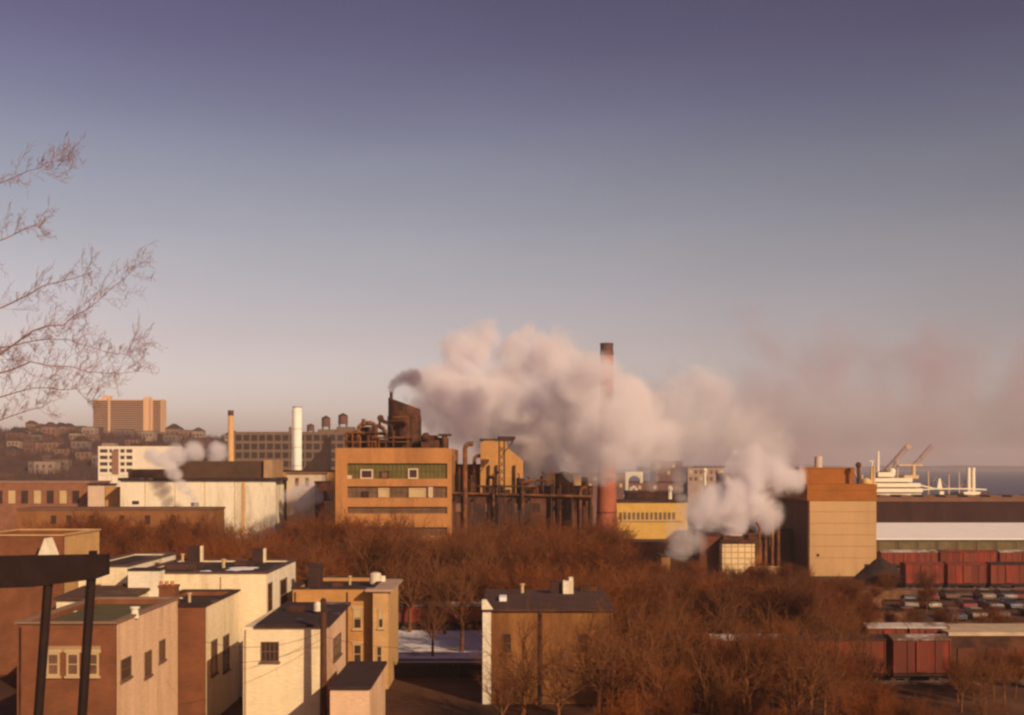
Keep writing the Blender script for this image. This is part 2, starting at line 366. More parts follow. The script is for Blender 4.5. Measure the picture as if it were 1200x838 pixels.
# F: tan house, grey roof
tF = thing('tan_house', (X(642, 108), 108, 0), 'tan brick house with a grey roof, white corner strip and white chimney', 'house')
x0, x1, zt = X(567, 100), X(718, 100), Z(716, 100)
MB().box(x0 + .6, x1, 100, 114, -.2, zt).build('wall', tanbrick, tF)
MB().box(x0 - .1, x0 + .597, 99.9, 114, -.2, zt).build('corner_strip', white, tF)
MB().ext_x([(99.7, zt + .003), (114.2, zt + .003), (114.2, zt + .35), (107, zt + .5), (99.7, zt + .14)], x0 - .15, x1 + .2).build('roof', greyroof, tF)
MB().ext_y([(x0 - .15, zt + .56), (x0 - .15, zt + .15), (x0 + .75, zt + .15), (x0 + .2, zt + .95), (x0 - .15, zt + .95)], 99.75, 100.3).build('parapet', white, tF)
MB().box(X(660, 109), X(672, 109), 109, 110, zt + .3, Z(681, 109)).box(X(667, 109), X(672, 109), 109.2, 109.9, Z(681, 109) + .002, Z(677, 109)).build('chimney', white, tF)
MB().box(X(645, 109.5), X(658, 109.5), 109.5, 110.6, zt + .3, Z(683, 109)).build('chimney', M('dark_shade_brick', (.11, .05, .04)), tF)
MB().tube(P(634, 717, 99.8), (X(634, 99.8), 99.8, -.1), .12, .12, 8).build('downpipe', darksteel, tF)
win_front(tF, 588, 600, 742, 766, 100, frame=tanbrick); win_front(tF, 678, 690, 742, 766, 100, frame=tanbrick)
MB().box(X(586, 110), X(594, 110), 104, 106, zt + .2, zt + .7).build('skylight', snowy, tF)

def dpipe(par, u, v0, Y, mt): MB().tube(P(u, v0, Y - .08), (X(u, Y), Y - .08, 0), .06, .06, 6).build('downpipe', mt, par)
dpipe(tC, 259, 676, 103, trim); dpipe(tE, 407, 694, 108, rust); dpipe(tE, 346, 694, 108, rust); dpipe(tD, 288, 738, 86, trim); dpipe(tA, 24, 735, 75, rust); dpipe(tF, 716, 720, 100, rust)
for par, spots in ((tC, ((178, 112, .5, .3), (262, 110, .25, .7), (285, 113, .9, .35), (214, 114, .2, .9))), (tE, ((395, 113, .5, .4), (410, 115, .2, .8))), (tF, ((612, 110, .25, .8), (690, 112, .8, .4))), (tB, ((222, 97, .2, .7),)), (tD, ((345, 92, .7, .4),))):
    for (u, Y, w_, h_) in spots:
        zb = {tC: cz - .14, tE: ez - .4, tF: Z(716, 100) + .38, tB: bz - .4, tD: Z(735, 86) + .35}[par]
        m = MB()
        if w_ > .4: m.box(X(u, Y) - w_, X(u, Y) + w_, Y, Y + w_ * 1.3, zb, zb + h_)
        else: m.tube((X(u, Y), Y, zb), (X(u, Y), Y, zb + h_), w_ * .6, w_ * .6, 8); m.tube((X(u, Y), Y, zb + h_), (X(u, Y), Y, zb + h_ + .12), w_, w_, 8)
        m.build('roof_hatch' if w_ > .4 else 'roof_vent', rust if w_ > .4 else trim, par)
def patch(par, u, Y, z, w_, d_, seed):
    rr = random.Random(seed); n = 16; x = X(u, Y); top = []
    for k in range(n):
        a = 6.2832 * k / n; q = rr.uniform(.55, 1.0); top.append((x + math.cos(a) * w_ * q, Y + math.sin(a) * d_ * q))
    m = MB().add([(a, b, z) for a, b in top] + [(x + (a - x) * .8, Y + (b - Y) * .8, z + .05) for a, b in top], [(k, (k + 1) % n, n + (k + 1) % n, n + k) for k in range(n)] + [tuple(range(n, 2 * n))])
    m.build('snow_patch', snowm, par)
patch(tC, 283, 109, cz - .12 + .004, 1.7, 2.6, 1); patch(tC, 205, 112.5, cz - .12 + .004, 1.2, 1.2, 2); patch(tC, 240, 106, cz - .12 + .004, .7, 1.4, 3)
patch(tB, 205, 100, bz - .35 + .004, .9, .9, 4); patch(tA, 70, 84, az - .35 + .004, 1.4, 1.0, 5); patch(tE, 378, 111, ez - .35 + .004, 1.0, .9, 6)
# dark beam on two posts at the lower left
t = thing('sign_frame', (X(78, 30), 30, ground_z(X(78, 30), 30)), 'dark brown frame of a deep beam on two posts in the lower left corner', 'frame')
q = lambda u, v: (X(u, 30), Z(v, 30))
MB().ext_y([q(-70, 692), q(38, 688), q(110, 679), q(124, 674), q(124, 650), q(70, 651), q(-70, 653)], 30, 30.3).build('beam', darkwood, t)
for (ua, ub) in ((57, 48), (107, 99)):
    pa = P(ua, 681, 30.15); pb = P(ub, 800, 30.15); d = (pb - pa) / (pb.z - pa.z); pe = pa + d * (ground_z(pa.x, 30) - .4 - pa.z)
    MB().tube(pa + UP * .1, pe, .125, .125, 8).build('post', darkwood, t)
MB().box(X(103, 30), X(110, 30), 30.05, 30.25, Z(650, 30) + .002, Z(646, 30)).build('cap', darkwood, t)
# utility pole and wires
t = thing('utility_pole', (X(379, 84), 84, 0), 'brown wooden utility pole in front of the low cream house', 'pole')
MB().tube((X(379, 84), 84, -.3), P(379, 703, 84), .27, .21, 12).build('shaft', polewood, t)
MB().tube(P(379, 703, 84), P(379, 701, 84), .21, .1, 12).build('cap', darksteel, t)
MB().obx(P(379, 712, 83.7), AX, AY, -.15, .15, -.25, .25, 0, .1).build('bracket', darksteel, t)
def wire(a, b, sag, label):
    m = MB(); pts = []
    for k in range(15):
        s = k / 14; p = a.lerp(b, s); p.z -= sag * 4 * s * (1 - s); pts.append(p)
    m.path(pts, .018, 4); return tag(m.build('overhead_wire', darksteel), label, 'wire')
wire(P(379, 748, 84), P(262, 775, 80), .6, 'lower thin overhead wire running left from the wooden pole')
wire(P(379, 740, 84), P(240, 752, 80), .7, 'upper thin overhead wire running left from the wooden pole')
wire(P(379, 746, 84), P(566, 752, 99.6), .7, 'thin overhead wire from the wooden pole to the tan house')

# ------------------------------------------------------------------ trees
def bare_tree(seed, h, spread=.55, trunk_h=.28, fine=.03, n1=7, lean=0):
    rr = random.Random(seed); tr = MB(); tw = MB()
    def rnd(d, ang):
        a = d.orthogonal().normalized(); b = d.cross(a); t = rr.uniform(0, 6.283)
        return (d * math.cos(ang) + (a * math.cos(t) + b * math.sin(t)) * math.sin(ang)).normalized()
    def grow(p, d, L, r, lev):
        seg = 3 if lev < 3 else 2
        q = p
        for k in range(seg):
            d = (d + Vector((rr.uniform(-1, 1), rr.uniform(-1, 1), rr.uniform(-.5, 1))) * (.16 if lev < 3 else .28)).normalized()
            if lev < 3: d = (d + UP * .06).normalized()
            e = q + d * (L / seg); r2 = r * .82
            (tr if lev < 2 else tw).tube(q, e, r, r2, 6 if lev < 2 else 3, caps=False)
            if lev < 5:
                nb = (2 if lev == 0 else 2) if lev < 3 else (2 if lev == 3 else 1 + (rr.random() < .6))
                if not (lev == 0 and k == 0):
                    for _ in range(nb):
                        grow(q.lerp(e, rr.uniform(.3, 1)), rnd(d, rr.uniform(.45, 1.0) * (spread / .55)), L * rr.uniform(.5, .72), max(fine * .55, r2 * .55), lev + 1)
            q, r = e, r2
        if lev < 5: grow(q, rnd(d, .25), L * .62, max(fine * .5, r * .8), lev + 1)
    base = Vector((0, 0, 0)); th = h * trunk_h; r0 = h * .014 + .05
    top = Vector((rr.uniform(-.3, .3), rr.uniform(-.3, .3), th))
    tr.tube(base - UP * .3, base + UP * .5, r0 * 1.5, r0 * 1.1, 8, False); tr.tube(base + UP * .5, top, r0 * 1.1, r0 * .85, 8, False)
    for k in range(n1 - 3):
        a = 6.283 * k / (n1 - 3) + rr.uniform(-.4, .4); tilt = rr.uniform(.35, .75)
        d = Vector((math.cos(a) * math.sin(tilt), math.sin(a) * math.sin(tilt), math.cos(tilt)))
        grow(top - UP * rr.uniform(0, th * .25), d, h * .36, r0 * .55, 1)
    grow(top, Vector((0, 0, 1)), h * .38, r0 * .75, 1)
    z = max(v[2] for v in tw.v)
    return tr, tw, z
protos = []
def sparse_tree(seed, h):
    rr = random.Random(seed); tr = MB(); tw = MB()
    def grow(p, d, L, r, lev):
        q = p; seg = 5 if lev < 2 else 3
        for k in range(seg):
            d = (d + Vector((rr.uniform(-1, 1), rr.uniform(-1, 1), rr.uniform(-.4, .9))) * .2 + UP * .05).normalized()
            e = q + d * L / seg; r2 = max(.008, r * .84)
            (tr if lev < 2 else tw).tube(q, e, r, r2, 6 if lev < 2 else 4, False)
            if lev < 4 and (lev or k > 0):
                for _ in range(2 if rr.random() < .55 else 1):
                    a = d.orthogonal().normalized(); b_ = d.cross(a); t = rr.uniform(0, 6.283); g_ = rr.uniform(.5, 1.0)
                    dd = (d * math.cos(g_) + (a * math.cos(t) + b_ * math.sin(t)) * math.sin(g_)).normalized()
                    grow(e, dd, L * rr.uniform(.45, .65), r2 * .6, lev + 1)
            q, r = e, r2
    r0 = h * .016 + .03; top = Vector((.2, .1, h * .3))
    tr.tube((0, 0, -.3), top, r0 * 1.3, r0, 8, False)
    for k in range(4):
        a = 6.283 * k / 4 + rr.uniform(-.5, .5); t = rr.uniform(.25, .7)
        grow(top - UP * rr.uniform(0, .8), Vector((math.cos(a) * math.sin(t), math.sin(a) * math.sin(t), math.cos(t))), h * .42, r0 * .6, 1)
    grow(top, UP.copy(), h * .45, r0 * .8, 1)
    return tr, tw, max(v[2] for v in tw.v)

TG = 'bare winter trees'
TL = ['wide bare brown winter tree in the dense belt before the factories', 'slender bare brown winter tree in the dense belt before the factories',
      'low bushy bare winter tree in the dense belt before the factories', 'tall bare russet winter tree in the dense belt before the factories']
for i, (seed, h, sp) in enumerate(((3, 10.5, .6), (8, 12, .42), (15, 8, .7), (21, 12.5, .55))):
    tr, tw, z = bare_tree(seed, h, sp)
    root = thing('bare_tree', (0, 0, 0), TL[i], 'tree', TG + ' ' + ('wide', 'slender', 'low', 'tall')[i])
    tr.build('trunk', bark, root); tw.build('crown', twig, root)
    protos.append([root, z, 0])
for i, (seed, h) in enumerate(((31, 11), (47, 12))):
    tr, tw, z = sparse_tree(seed, h)
    root = thing('bare_tree', (0, 0, 0), ('open-branched dark bare tree standing close to the houses', 'spindly dark bare tree with open branches near the street')[i], 'tree', TG + (' open', ' spindly')[i])
    tr.build('trunk', bark, root); tw.build('crown', bark, root)
    protos.append([root, z, 0])
def place_tree(u, Y, vtop, k=None):
    k = R.choice((0, 1, 2, 3, 0, 1, 2, 3, 4, 5)) if k is None else k
    pr = protos[k]; x = X(u, Y); z0 = ground_z(x, Y)
    s = max(.35, (Z(vtop, Y) - z0) / pr[1])
    rz = R.uniform(0, 6.28)
    if pr[2] == 0:
        o = pr[0]; o.location = (x, Y, z0); o.rotation_euler = (0, 0, rz); o.scale = (s, s, s)
    else: o = copy_tree(pr[0], (x, Y, z0), rz, s)
    pr[2] += 1
    return o
def belt(u0, u1, y0, y1, v0, v1, n, avoid=()):
    for k in range(n):
        for _ in range(20):
            u = u0 + (u1 - u0) * (k + R.uniform(-.3, 1.3)) / n; Y = R.uniform(y0, y1)
            if not any(a[0] < u < a[1] and a[2] < Y < a[3] for a in avoid): break
        else: continue
        place_tree(u, Y, R.uniform(v0, v1))
av = ((460, 572, 119, 144), (335, 480, 100, 122), (560, 722, 98, 121), (0, 1200, 144, 148.5), (0, 1200, 155, 159))
belt(20, 400, 168, 202, 588, 622, 30, av)
belt(20, 260, 192, 204, 596, 606, 10, av)
belt(10, 400, 135, 165, 612, 640, 22, av)
belt(30, 350, 121, 132, 640, 662, 14, av)
belt(390, 730, 172, 200, 590, 624, 24, av)
belt(380, 730, 140, 170, 598, 650, 22, av)
belt(560, 740, 122, 140, 640, 670, 10, av)
belt(470, 570, 121, 144, 640, 690, 0)
belt(720, 945, 160, 198, 646, 668, 24, av)
belt(720, 1016, 124, 156, 655, 708, 36, av)
belt(722, 1006, 122.5, 124, 705, 740, 10, av)
belt(722, 1020, 92, 106, 722, 780, 28, av)
belt(990, 1190, 120, 150, 722, 748, 10)
belt(1110, 1230, 95, 108, 755, 785, 9)
belt(1010, 1100, 160, 188, 700, 706, 4)
belt(940, 1030, 160, 200, 674, 692, 8, av)
belt(600, 740, 122, 140, 640, 670, 8, av)
belt(730, 1180, 78, 88, 785, 825, 14, av)
for (u, Y, v, k) in ((507, 125, 685, 4), (541, 128, 640, 4), (521, 141, 640, 5), (480, 143, 630, 4), (612, 90, 690, 4), (700, 92, 690, 5), (655, 88, 735, 4), (590, 88, 760, 5), (745, 95, 660, 4), (800, 96, 680, 5), (860, 98, 690, 4), (915, 99, 690, 5), (975, 100, 690, 4), (770, 84, 730, 4), (835, 82, 735, 5), (935, 84, 735, 4), (880, 92, 715, 4), (950, 94, 720, 5), (720, 88, 720, 4), (1010, 104, 705, 5), (1150, 104, 765, 5),
                     (400, 123, 660, 4), (620, 122, 640, 5), (690, 122, 650, 4), (260, 123, 655, 5), (455, 150, 605, 4), (560, 150, 600, 5), (340, 150, 610, 4)):
    place_tree(u, Y, v, k)

for (u, Y, v, k) in ((430, 150, 592, 4), (475, 165, 590, 5), (515, 150, 600, 4), (552, 147.9, 596, 5), (600, 152, 604, 4), (645, 160, 598, 5), (690, 150, 606, 4), (735, 128, 640, 5), (790, 125, 655, 4), (850, 123, 660, 5), (905, 126, 662, 4), (960, 124, 668, 5), (100, 150, 606, 4), (180, 140, 615, 5), (300, 145, 600, 4), (370, 138, 604, 5), (985, 112.5, 690, 4), (770, 106, 690, 5)):
    place_tree(u, Y, v, k)
t = thing('board_fence', (X(516, 112), 112, 0), 'low dark board fence in front of the snowy lot', 'fence')
m = MB()
for k in range(46):
    x = X(462, 112) + k * .185; m.box(x, x + .165, 112, 112.03, .05, 1.25 + .05 * math.sin(k * 2.3))
m.build('board', darkwood, t)
for k in range(5):
    x = X(462, 112) + k * 2.1; MB().box(x - .06, x + .06, 112.032, 112.15, -.2, 1.3).build('post', darkwood, t)
MB().box(X(462, 112), X(462, 112) + 8.5, 112.031, 112.08, .9, 1.0).build('rail', darkwood, t)

# near tree at the left edge: trunk beyond the frame, branches reaching in
def near_tree():
    Y = 38.0; bu = -95; gz = ground_z(X(bu, Y), Y)
    root = thing('near_tree', (X(bu, Y), Y, gz), 'bare tree reaching fine pinkish branches in from the upper left edge', 'tree')
    rr = random.Random(5); tr = MB(); tw = MB()
    tops = [P(bu, 640, Y), P(bu + 4, 500, Y), P(bu - 3, 380, Y), P(bu + 6, 250, Y), P(bu + 2, 130, Y)]
    pts = [Vector((X(bu, Y), Y, gz - .3))] + tops; rad = [.34, .30, .25, .2, .14, .07]
    for a, b_, r0, r1 in zip(pts[:-1], pts[1:], rad[:-1], rad[1:]): tr.tube(a, b_, r0, r1, 10, False)
    def sub(p, d, L, r, lev):
        q = p; n = 4
        for k in range(n):
            d = (d + Vector((rr.uniform(-.6, 1), rr.uniform(-1, 1), rr.uniform(-.9, 1.0))) * .34).normalized()
            e = q + d * L / n; tw.tube(q, e, r, max(.0045, r * .75), 4, False); r = max(.0045, r * .75)
            if lev < 3:
                for _ in range(1 if lev else 2):
                    s = 1 if rr.random() < .68 else -1
                    dd = (d * rr.uniform(.2, .8) + Vector((rr.uniform(-.4, .6), rr.uniform(-1, 1), s * rr.uniform(.2, 1.2)))).normalized()
                    sub(e, dd, L * rr.uniform(.4, .6), r * .72, lev + 1)
            q = e
    limbs = [([(bu, 480), (-20, 430), (38, 388), (75, 381), (100, 364), (130, 338), (160, 312)], .07),
             ([(bu, 470), (-10, 440), (36, 424), (85, 430), (120, 437), (163, 435)], .055),
             ([(bu, 500), (-15, 470), (36, 455), (72, 457), (90, 456), (108, 472)], .045),
             ([(bu, 420), (-20, 370), (34, 345), (70, 330), (100, 322)], .05),
             ([(bu, 330), (-20, 290), (36, 265), (48, 262)], .04),
             ([(bu, 280), (-25, 225), (34, 200), (55, 190), (72, 188)], .03),
             ([(bu, 520), (-20, 500), (36, 480), (60, 470)], .035),
             ([(bu, 450), (-15, 410), (36, 400), (80, 398), (110, 408), (140, 415), (155, 412)], .045)]
    for pl, r in limbs:
        r *= .62
        dy = rr.uniform(-1.2, 1.2); n = len(pl)
        pp = [P(u, v, Y + dy * i / (n - 1)) for i, (u, v) in enumerate(pl)]
        for i in range(n - 1):
            r1 = max(.008, r * (.72 if i else .8)); mid = pp[i].lerp(pp[i + 1], .5) + Vector((0, rr.uniform(-.1, .1), rr.uniform(-.08, .08)))
            (tr if i < 1 else tw).tube(pp[i], mid, r, (r + r1) / 2, 6, False); (tr if i < 1 else tw).tube(mid, pp[i + 1], (r + r1) / 2, r1, 6, False); r = r1
            if i >= 1:
                d = (pp[i + 1] - pp[i]).normalized()
                for _ in range(8):
                    s = 1 if rr.random() < .65 else -1
                    dd = (d * rr.uniform(.2, .9) + Vector((rr.uniform(-.3, .5), rr.uniform(-1, 1), s * rr.uniform(.4, 1.3)))).normalized()
                    sub(pp[i].lerp(pp[i + 1], rr.uniform(.1, 1)), dd, rr.uniform(.22, .95), max(.007, r * rr.uniform(.3, .6)), 1)
        sub(pp[-1], (pp[-1] - pp[-2]).normalized(), .45, .008, 1)
    tr.build('trunk', barkb, root); tw.build('crown', barkb, root)
near_tree()

# ------------------------------------------------------------------ main factory block
YF = 210.0
fx = lambda u: X(u, YF); fz = lambda v: Z(v, YF)
tf = thing('factory_building', (fx(460), 222, 0), 'tan brick factory block with long window strips, the upper one green', 'factory')
m = MB()
m.box(fx(393), fx(407), YF, YF + 1, -.2, fz(525))                       # left pier
m.box(fx(407), fx(524), YF, YF + 1, fz(543), fz(525))
m.box(fx(407), fx(524), YF + .003, YF + 1, fz(570), fz(561))
m.box(fx(407), fx(524), YF + .003, YF + 1, fz(594), fz(583.5))
m.box(fx(407), fx(524), YF + .003, YF + 1, fz(618), fz(602))
m.box(fx(407), fx(524), YF + .003, YF + 1, -.2, fz(628))
m.box(fx(524), fx(529), YF + .05, YF + 1, -.2, fz(525.5))
m.box(fx(393), fx(394.5), YF + 1, YF + 26, -.2, fz(525)); m.box(fx(527.5), fx(529), YF + 1, YF + 26, -.2, fz(525.5)); m.box(fx(394.6), fx(527.4), YF + 25, YF + 26, -.2, fz(525))
m.build('wall', facbrick, tf)
MB().box(fx(394.6), fx(527.4), YF + 1, YF + 25, fz(525) - .9, fz(525) - .5).build('roof', tarroof, tf)
def strip(v0, v1, mat, n, name='window_strip'):
    s = MB().box(fx(407.1), fx(523.9), YF + .45, YF + .6, fz(v1), fz(v0)).build(name, mat, tf)
    mm = MB()
    for k in range(1, n):
        x = fx(407 + 117 * k / n); mm.box(x - .06, x + .06, YF + .33, YF + .447, fz(v1), fz(v0))
    mm.box(fx(407.1), fx(523.9), YF + .3, YF + .32, (fz(v0) + fz(v1)) / 2 - .05, (fz(v0) + fz(v1)) / 2 + .05)
    mm.build('mullions', M('olive_mullion', (.16, .10, .04), var=.2), s)
strip(543, 561, greenpan, 24); strip(570, 583.5, greyglass, 20); strip(594, 602, greyglass, 20); strip(618, 628, greyglass, 20)
def fwin(u0, u1, v0, v1, frame, pane):
    w = MB(); o = P(u0, v1, YF); W = fx(u1) - fx(u0); Hh = fz(v0) - fz(v1)
    w.obx(o, AX, -AY, 0, .25, 0, Hh, -.28, -.1).obx(o, AX, -AY, W - .25, W, 0, Hh, -.28, -.1).obx(o, AX, -AY, .25, W - .25, Hh - .25, Hh, -.28, -.1).obx(o, AX, -AY, .25, W - .25, 0, .2, -.28, -.1)
    wo = w.build('window', frame, tf); MB().obx(o, AX, -AY, .2, W - .2, .15, Hh - .2, -.27, -.2).build('pane', pane, wo)
fpale = M('pale_frame', (.6, .45, .32), var=.1)
fwin(422, 437, 550, 561, fpale, darksteel); fwin(446, 456, 552, 561, rust, greyglass); fwin(478, 490, 549, 561, fpale, darksteel)
fwin(443, 456, 572, 583, trim, blind); fwin(479, 499, 572, 583, trim, blind); fwin(502, 507, 571, 583, fpale, blind); fwin(424, 432, 576, 583, rust, darksteel)
fwin(406.5, 412, 557, 561, fpale, blind)

# dark process tower on the roof
RZ = fz(525) - .5
t = thing('process_tower', (X(474, 218), 218, RZ), 'dark rusty cylindrical process tower on the factory roof, smoke streaming off it', 'tower')
c = Vector((X(474, 218), 218, RZ)); r = 19 * 218 / F
zt0, zt1 = Z(466, 218) - RZ, Z(480, 218) - RZ
n = 28; vs = []
for k in range(n):
    a = 6.2832 * k / n; vs.append((c.x + math.cos(a) * r, c.y + math.sin(a) * r, RZ))
for k in range(n):
    a = 6.2832 * k / n; s = (math.cos(a) + 1) / 2; vs.append((c.x + math.cos(a) * r, c.y + math.sin(a) * r, RZ + zt0 + (zt1 - zt0) * s))
MB().add(vs, [(k, (k+1) % n, n + (k+1) % n, n + k) for k in range(n)] + [tuple(range(n))[::-1], tuple(range(n, 2*n))]).build('shell', rust, t)
m = MB()
for zz in (1.2, 3.2, 5.2): m.lathe(c + UP * zz, [(r + .01, 0), (r + .12, 0), (r + .12, .2), (r + .01, .2)], 28)
for k in range(10):
    a = 6.2832 * k / 10 + .2; m.tube(c + Vector((math.cos(a) * (r + .08), math.sin(a) * (r + .08), 0)), c + Vector((math.cos(a) * (r + .08), math.sin(a) * (r + .08), 6.4)), .08, .08, 5)
m.build('band', darksteel, t)
MB().tube(P(458.5, 470, 216), P(458.5, 459.5, 216), .32, .28, 10).build('stack', darksteel, t)
# platform and pipework
t = thing('pipe_rack', (X(450, 214), 214, RZ), 'rusty pipe rack with looping pipes and a railed platform on the factory roof', 'pipework')
def pp(*l, Y=213.0): return [P(u, v, Y) for u, v in l]
def pipe(pts, r, n=8): MB().path(pts, r, n).build('pipe', rust2, t, True)
pipe(pp((420, 525), (420, 503), (423, 498), (429, 496), (436, 496), (440, 500), (440, 525)), .42, 8)
pipe(pp((432, 525), (432, 508), (436, 501), (444, 499), (450, 503), (452, 512)), .38, 8)
pipe(pp((405, 512), (405, 508), (415, 507), (430, 508), (452, 508), Y=214), .3, 8)
pipe(pp((426, 498), (426, 491)), .35, 8)
pipe(pp((410, 525), (410, 512), (418, 510), Y=216), .35, 8)
m = MB()
for (u, v) in ((406, 506), (413, 506), (422, 511), (436, 510), (444, 512), (452, 508), (461, 505), (478, 488)): m.tube(P(u, 526, 212.4), P(u, v, 212.4), .16, .16, 6)
m.path(pp((436, 513), (480, 513), Y=212.3), .2, 6); m.path(pp((405, 507), (452, 507), Y=212.3), .14, 6); m.path(pp((445, 518), (480, 518), Y=212.3), .14, 6)
m.path(pp((461, 489), (478, 489), Y=212.3), .2, 6); m.path(pp((404, 518), (440, 518), Y=212.5), .14, 6)
m.build('frame', rust2, t)
MB().box(X(436, 213), X(482, 213), 212.6, 215.4, Z(514, 213), Z(513, 213)).build('platform', rust, t)
m = MB(); m.path(pp((444, 491), (452, 495), (478, 495), Y=214), .35, 8); m.path(pp((445, 499), (445, 491)), .25, 6); m.ball(P(446, 490, 213.5), .6, 10, 6); m.path(pp((459, 521), (459, 500), (452, 495), Y=213), .2, 6)
m.build('boom', rust, t)
m = MB().box(X(404, 216), X(452, 216), 216, 219, RZ, Z(515, 216)); m.tube(P(430, 525, 216), P(430, 504, 216), 1.6, 1.6, 14); m.ball(P(430, 504, 216), 1.6, 14, 6, .4); m.tube(P(414, 525, 217), P(414, 512, 217), 1.2, 1.2, 14); m.build('vessel', rust, t)
t = thing('roof_plant', (X(510, 214), 214, RZ), 'brown roof plant boxes and a flat-topped vent at the right end of the factory roof', 'roof plant')
MB().box(X(494, 214), X(524, 214), 213, 219, RZ, Z(513, 214)).box(X(498, 214), X(512, 214), 214, 218, Z(513, 214) + .002, Z(510, 214)).build('casing', rust, t)
MB().tube(P(521, 525, 212.5), P(521, 511, 212.5), .5, .5, 10).build('pipe', rust2, t)
MB().box(X(514, 212.5), X(529, 212.5), 211.8, 213.4, Z(511, 212.5), Z(508.5, 212.5)).build('hood', darksteel, t)
m = MB(); m.ball(P(499, 512, 213), .8, 12, 8); m.build('dome', rust2, t)

# ------------------------------------------------------------------ plant yard between factory and chimney
def pipe_goose(u, v0, v1, Y, r, label, mat=rust2):
    t = thing('vent_pipe', (X(u, Y), Y, 0), label, 'vent pipe')
    s = Y / F
    MB().tube((X(u, Y), Y, -.2), P(u, v0 + 3, Y), r, r, 10).build('pipe', mat, t, True)
    pts = [P(u, v0 + 3, Y) + Vector((r * 2.2 * (1 - math.cos(a)), 0, r * 2.2 * math.sin(a))) for a in [k * math.pi / 2 / 5 for k in range(6)]]
    m = MB().path(pts, r, 10); m.tube(pts[-1], pts[-1] + Vector((1.2 * r, 0, -.1)), r, r * 1.15, 10); m.build('elbow', mat, t, True)
pipe_goose(545, 523, 0, 212, .42, 'rusty gooseneck vent pipe just right of the factory block')
pipe_goose(556, 536, 0, 218, .35, 'shorter gooseneck vent pipe second from the factory block')
# tall tan building with stepped top
t = thing('tan_tower_building', (X(588, 217), 220, 0), 'tall windowless tan building with a stepped top, steam billowing over it', 'building')
Y = 217
MB().ext_y([(X(563, Y), -.2), (X(613, Y), -.2), (X(613, Y), Z(540, Y)), (X(604, Y), Z(532, Y)), (X(596, Y), Z(526, Y)), (X(592, Y), Z(516, Y)), (X(568, Y), Z(516, Y)), (X(563, Y), Z(520, Y))], Y, Y + 7).build('wall', ochre, t)
MB().box(X(562, Y), X(593, Y), Y - .15, Y + 7.1, Z(516, Y) + .003, Z(515, Y) + .1).build('coping', rust, t)
m = MB()
for u in (573, 582, 603): m.tube(P(u, 600, Y - .4), P(u, 545, Y - .4), .2, .2, 6)
m.build('downpipe', rust, t)
m = MB().box(X(566, Y), X(590, Y), Y - .2, Y + .003, Z(580, Y), Z(570, Y)); m.build('window_strip', glass, t)
# lattice mast
t = thing('lattice_mast', (X(588, 210), 210, 0), 'dark lattice mast with a T-shaped head in front of the tan building', 'mast')
m = MB(); Y = 210; w = .55
for dx in (-w, w):
    for dy in (-w, w): m.tube((X(588, Y) + dx, Y + dy, -.1), (X(588, Y) + dx * .8, Y + dy * .8, Z(517, Y)), .15, .12, 5)
z = 0; zt = Z(517, Y)
while z < zt - 1.3:
    for s in (-1, 1):
        m.tube((X(588, Y) - w * s, Y - w, z), (X(588, Y) + w * s, Y - w, z + 1.3), .07, .07, 4); m.tube((X(588, Y) - w * s, Y + w, z), (X(588, Y) + w * s, Y + w, z + 1.3), .07, .07, 4)
    z += 1.3
m.build('lattice', darksteel, t)
m = MB().box(X(580, Y), X(602, Y), Y - .7, Y + .7, Z(517, Y), Z(514.5, Y)); m.box(X(583, Y), X(604, Y), Y - .4, Y + .4, Z(514.4, Y), Z(511.5, Y)); m.build('head', darksteel, t)
m = MB().path([P(603, 514, Y), P(596, 524, Y), P(589, 532, Y)], .1, 5); m.build('brace', darksteel, t)
# low plant sheds
def shed(name, label, u0, u1, vt, Y, d, mat, roofm=tarroof, cat='shed', lip=.15, extra=None):
    t = thing(name, (X((u0 + u1) / 2, Y), Y + d / 2, 0), label, cat)
    zt = Z(vt, Y)
    MB().box(X(u0, Y), X(u1, Y), Y, Y + d, -.2, zt).build('wall', mat, t)
    MB().box(X(u0, Y) - lip, X(u1, Y) + lip, Y - lip, Y + d + lip, zt + .003, zt + .35).build('roof', roofm, t)
    return t
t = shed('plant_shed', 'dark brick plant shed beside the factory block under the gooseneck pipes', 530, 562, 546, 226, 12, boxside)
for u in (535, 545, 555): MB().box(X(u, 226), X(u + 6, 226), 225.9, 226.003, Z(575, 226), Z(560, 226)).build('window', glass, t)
t = shed('plant_shed', 'long low rusty plant shed below the lattice mast', 528, 640, 582, 212.5, 4, rust)
for k in range(9): MB().box(X(534 + 11.5 * k, 212.5), X(541 + 11.5 * k, 212.5), 212.4, 212.503, Z(600, 212.5), Z(590, 212.5)).build('window', glass if k % 3 else greyglass, t)
t = shed('plant_shed', 'dark low plant shed between the lattice mast and the brown tanks', 614, 694, 572, 224, 9, boxside)
for k in range(5): MB().box(X(616 + 15 * k, 224), X(624 + 15 * k, 224), 223.9, 224.003, Z(592, 224), Z(580, 224)).build('window', glass if k % 2 else M('tan_pane', (.4, .25, .15)), t)  # panes alternate between tan and glass
shed('lift_shaft', 'small tan windowless block half lost in steam right of the mast', 640, 651, 556, 228, 4, ochre2, ochre2, 'block')
shed('lift_shaft', 'narrow tan block between the brown tanks and the red chimney', 672, 681, 558, 233, 4, ochre2, ochre2, 'block')
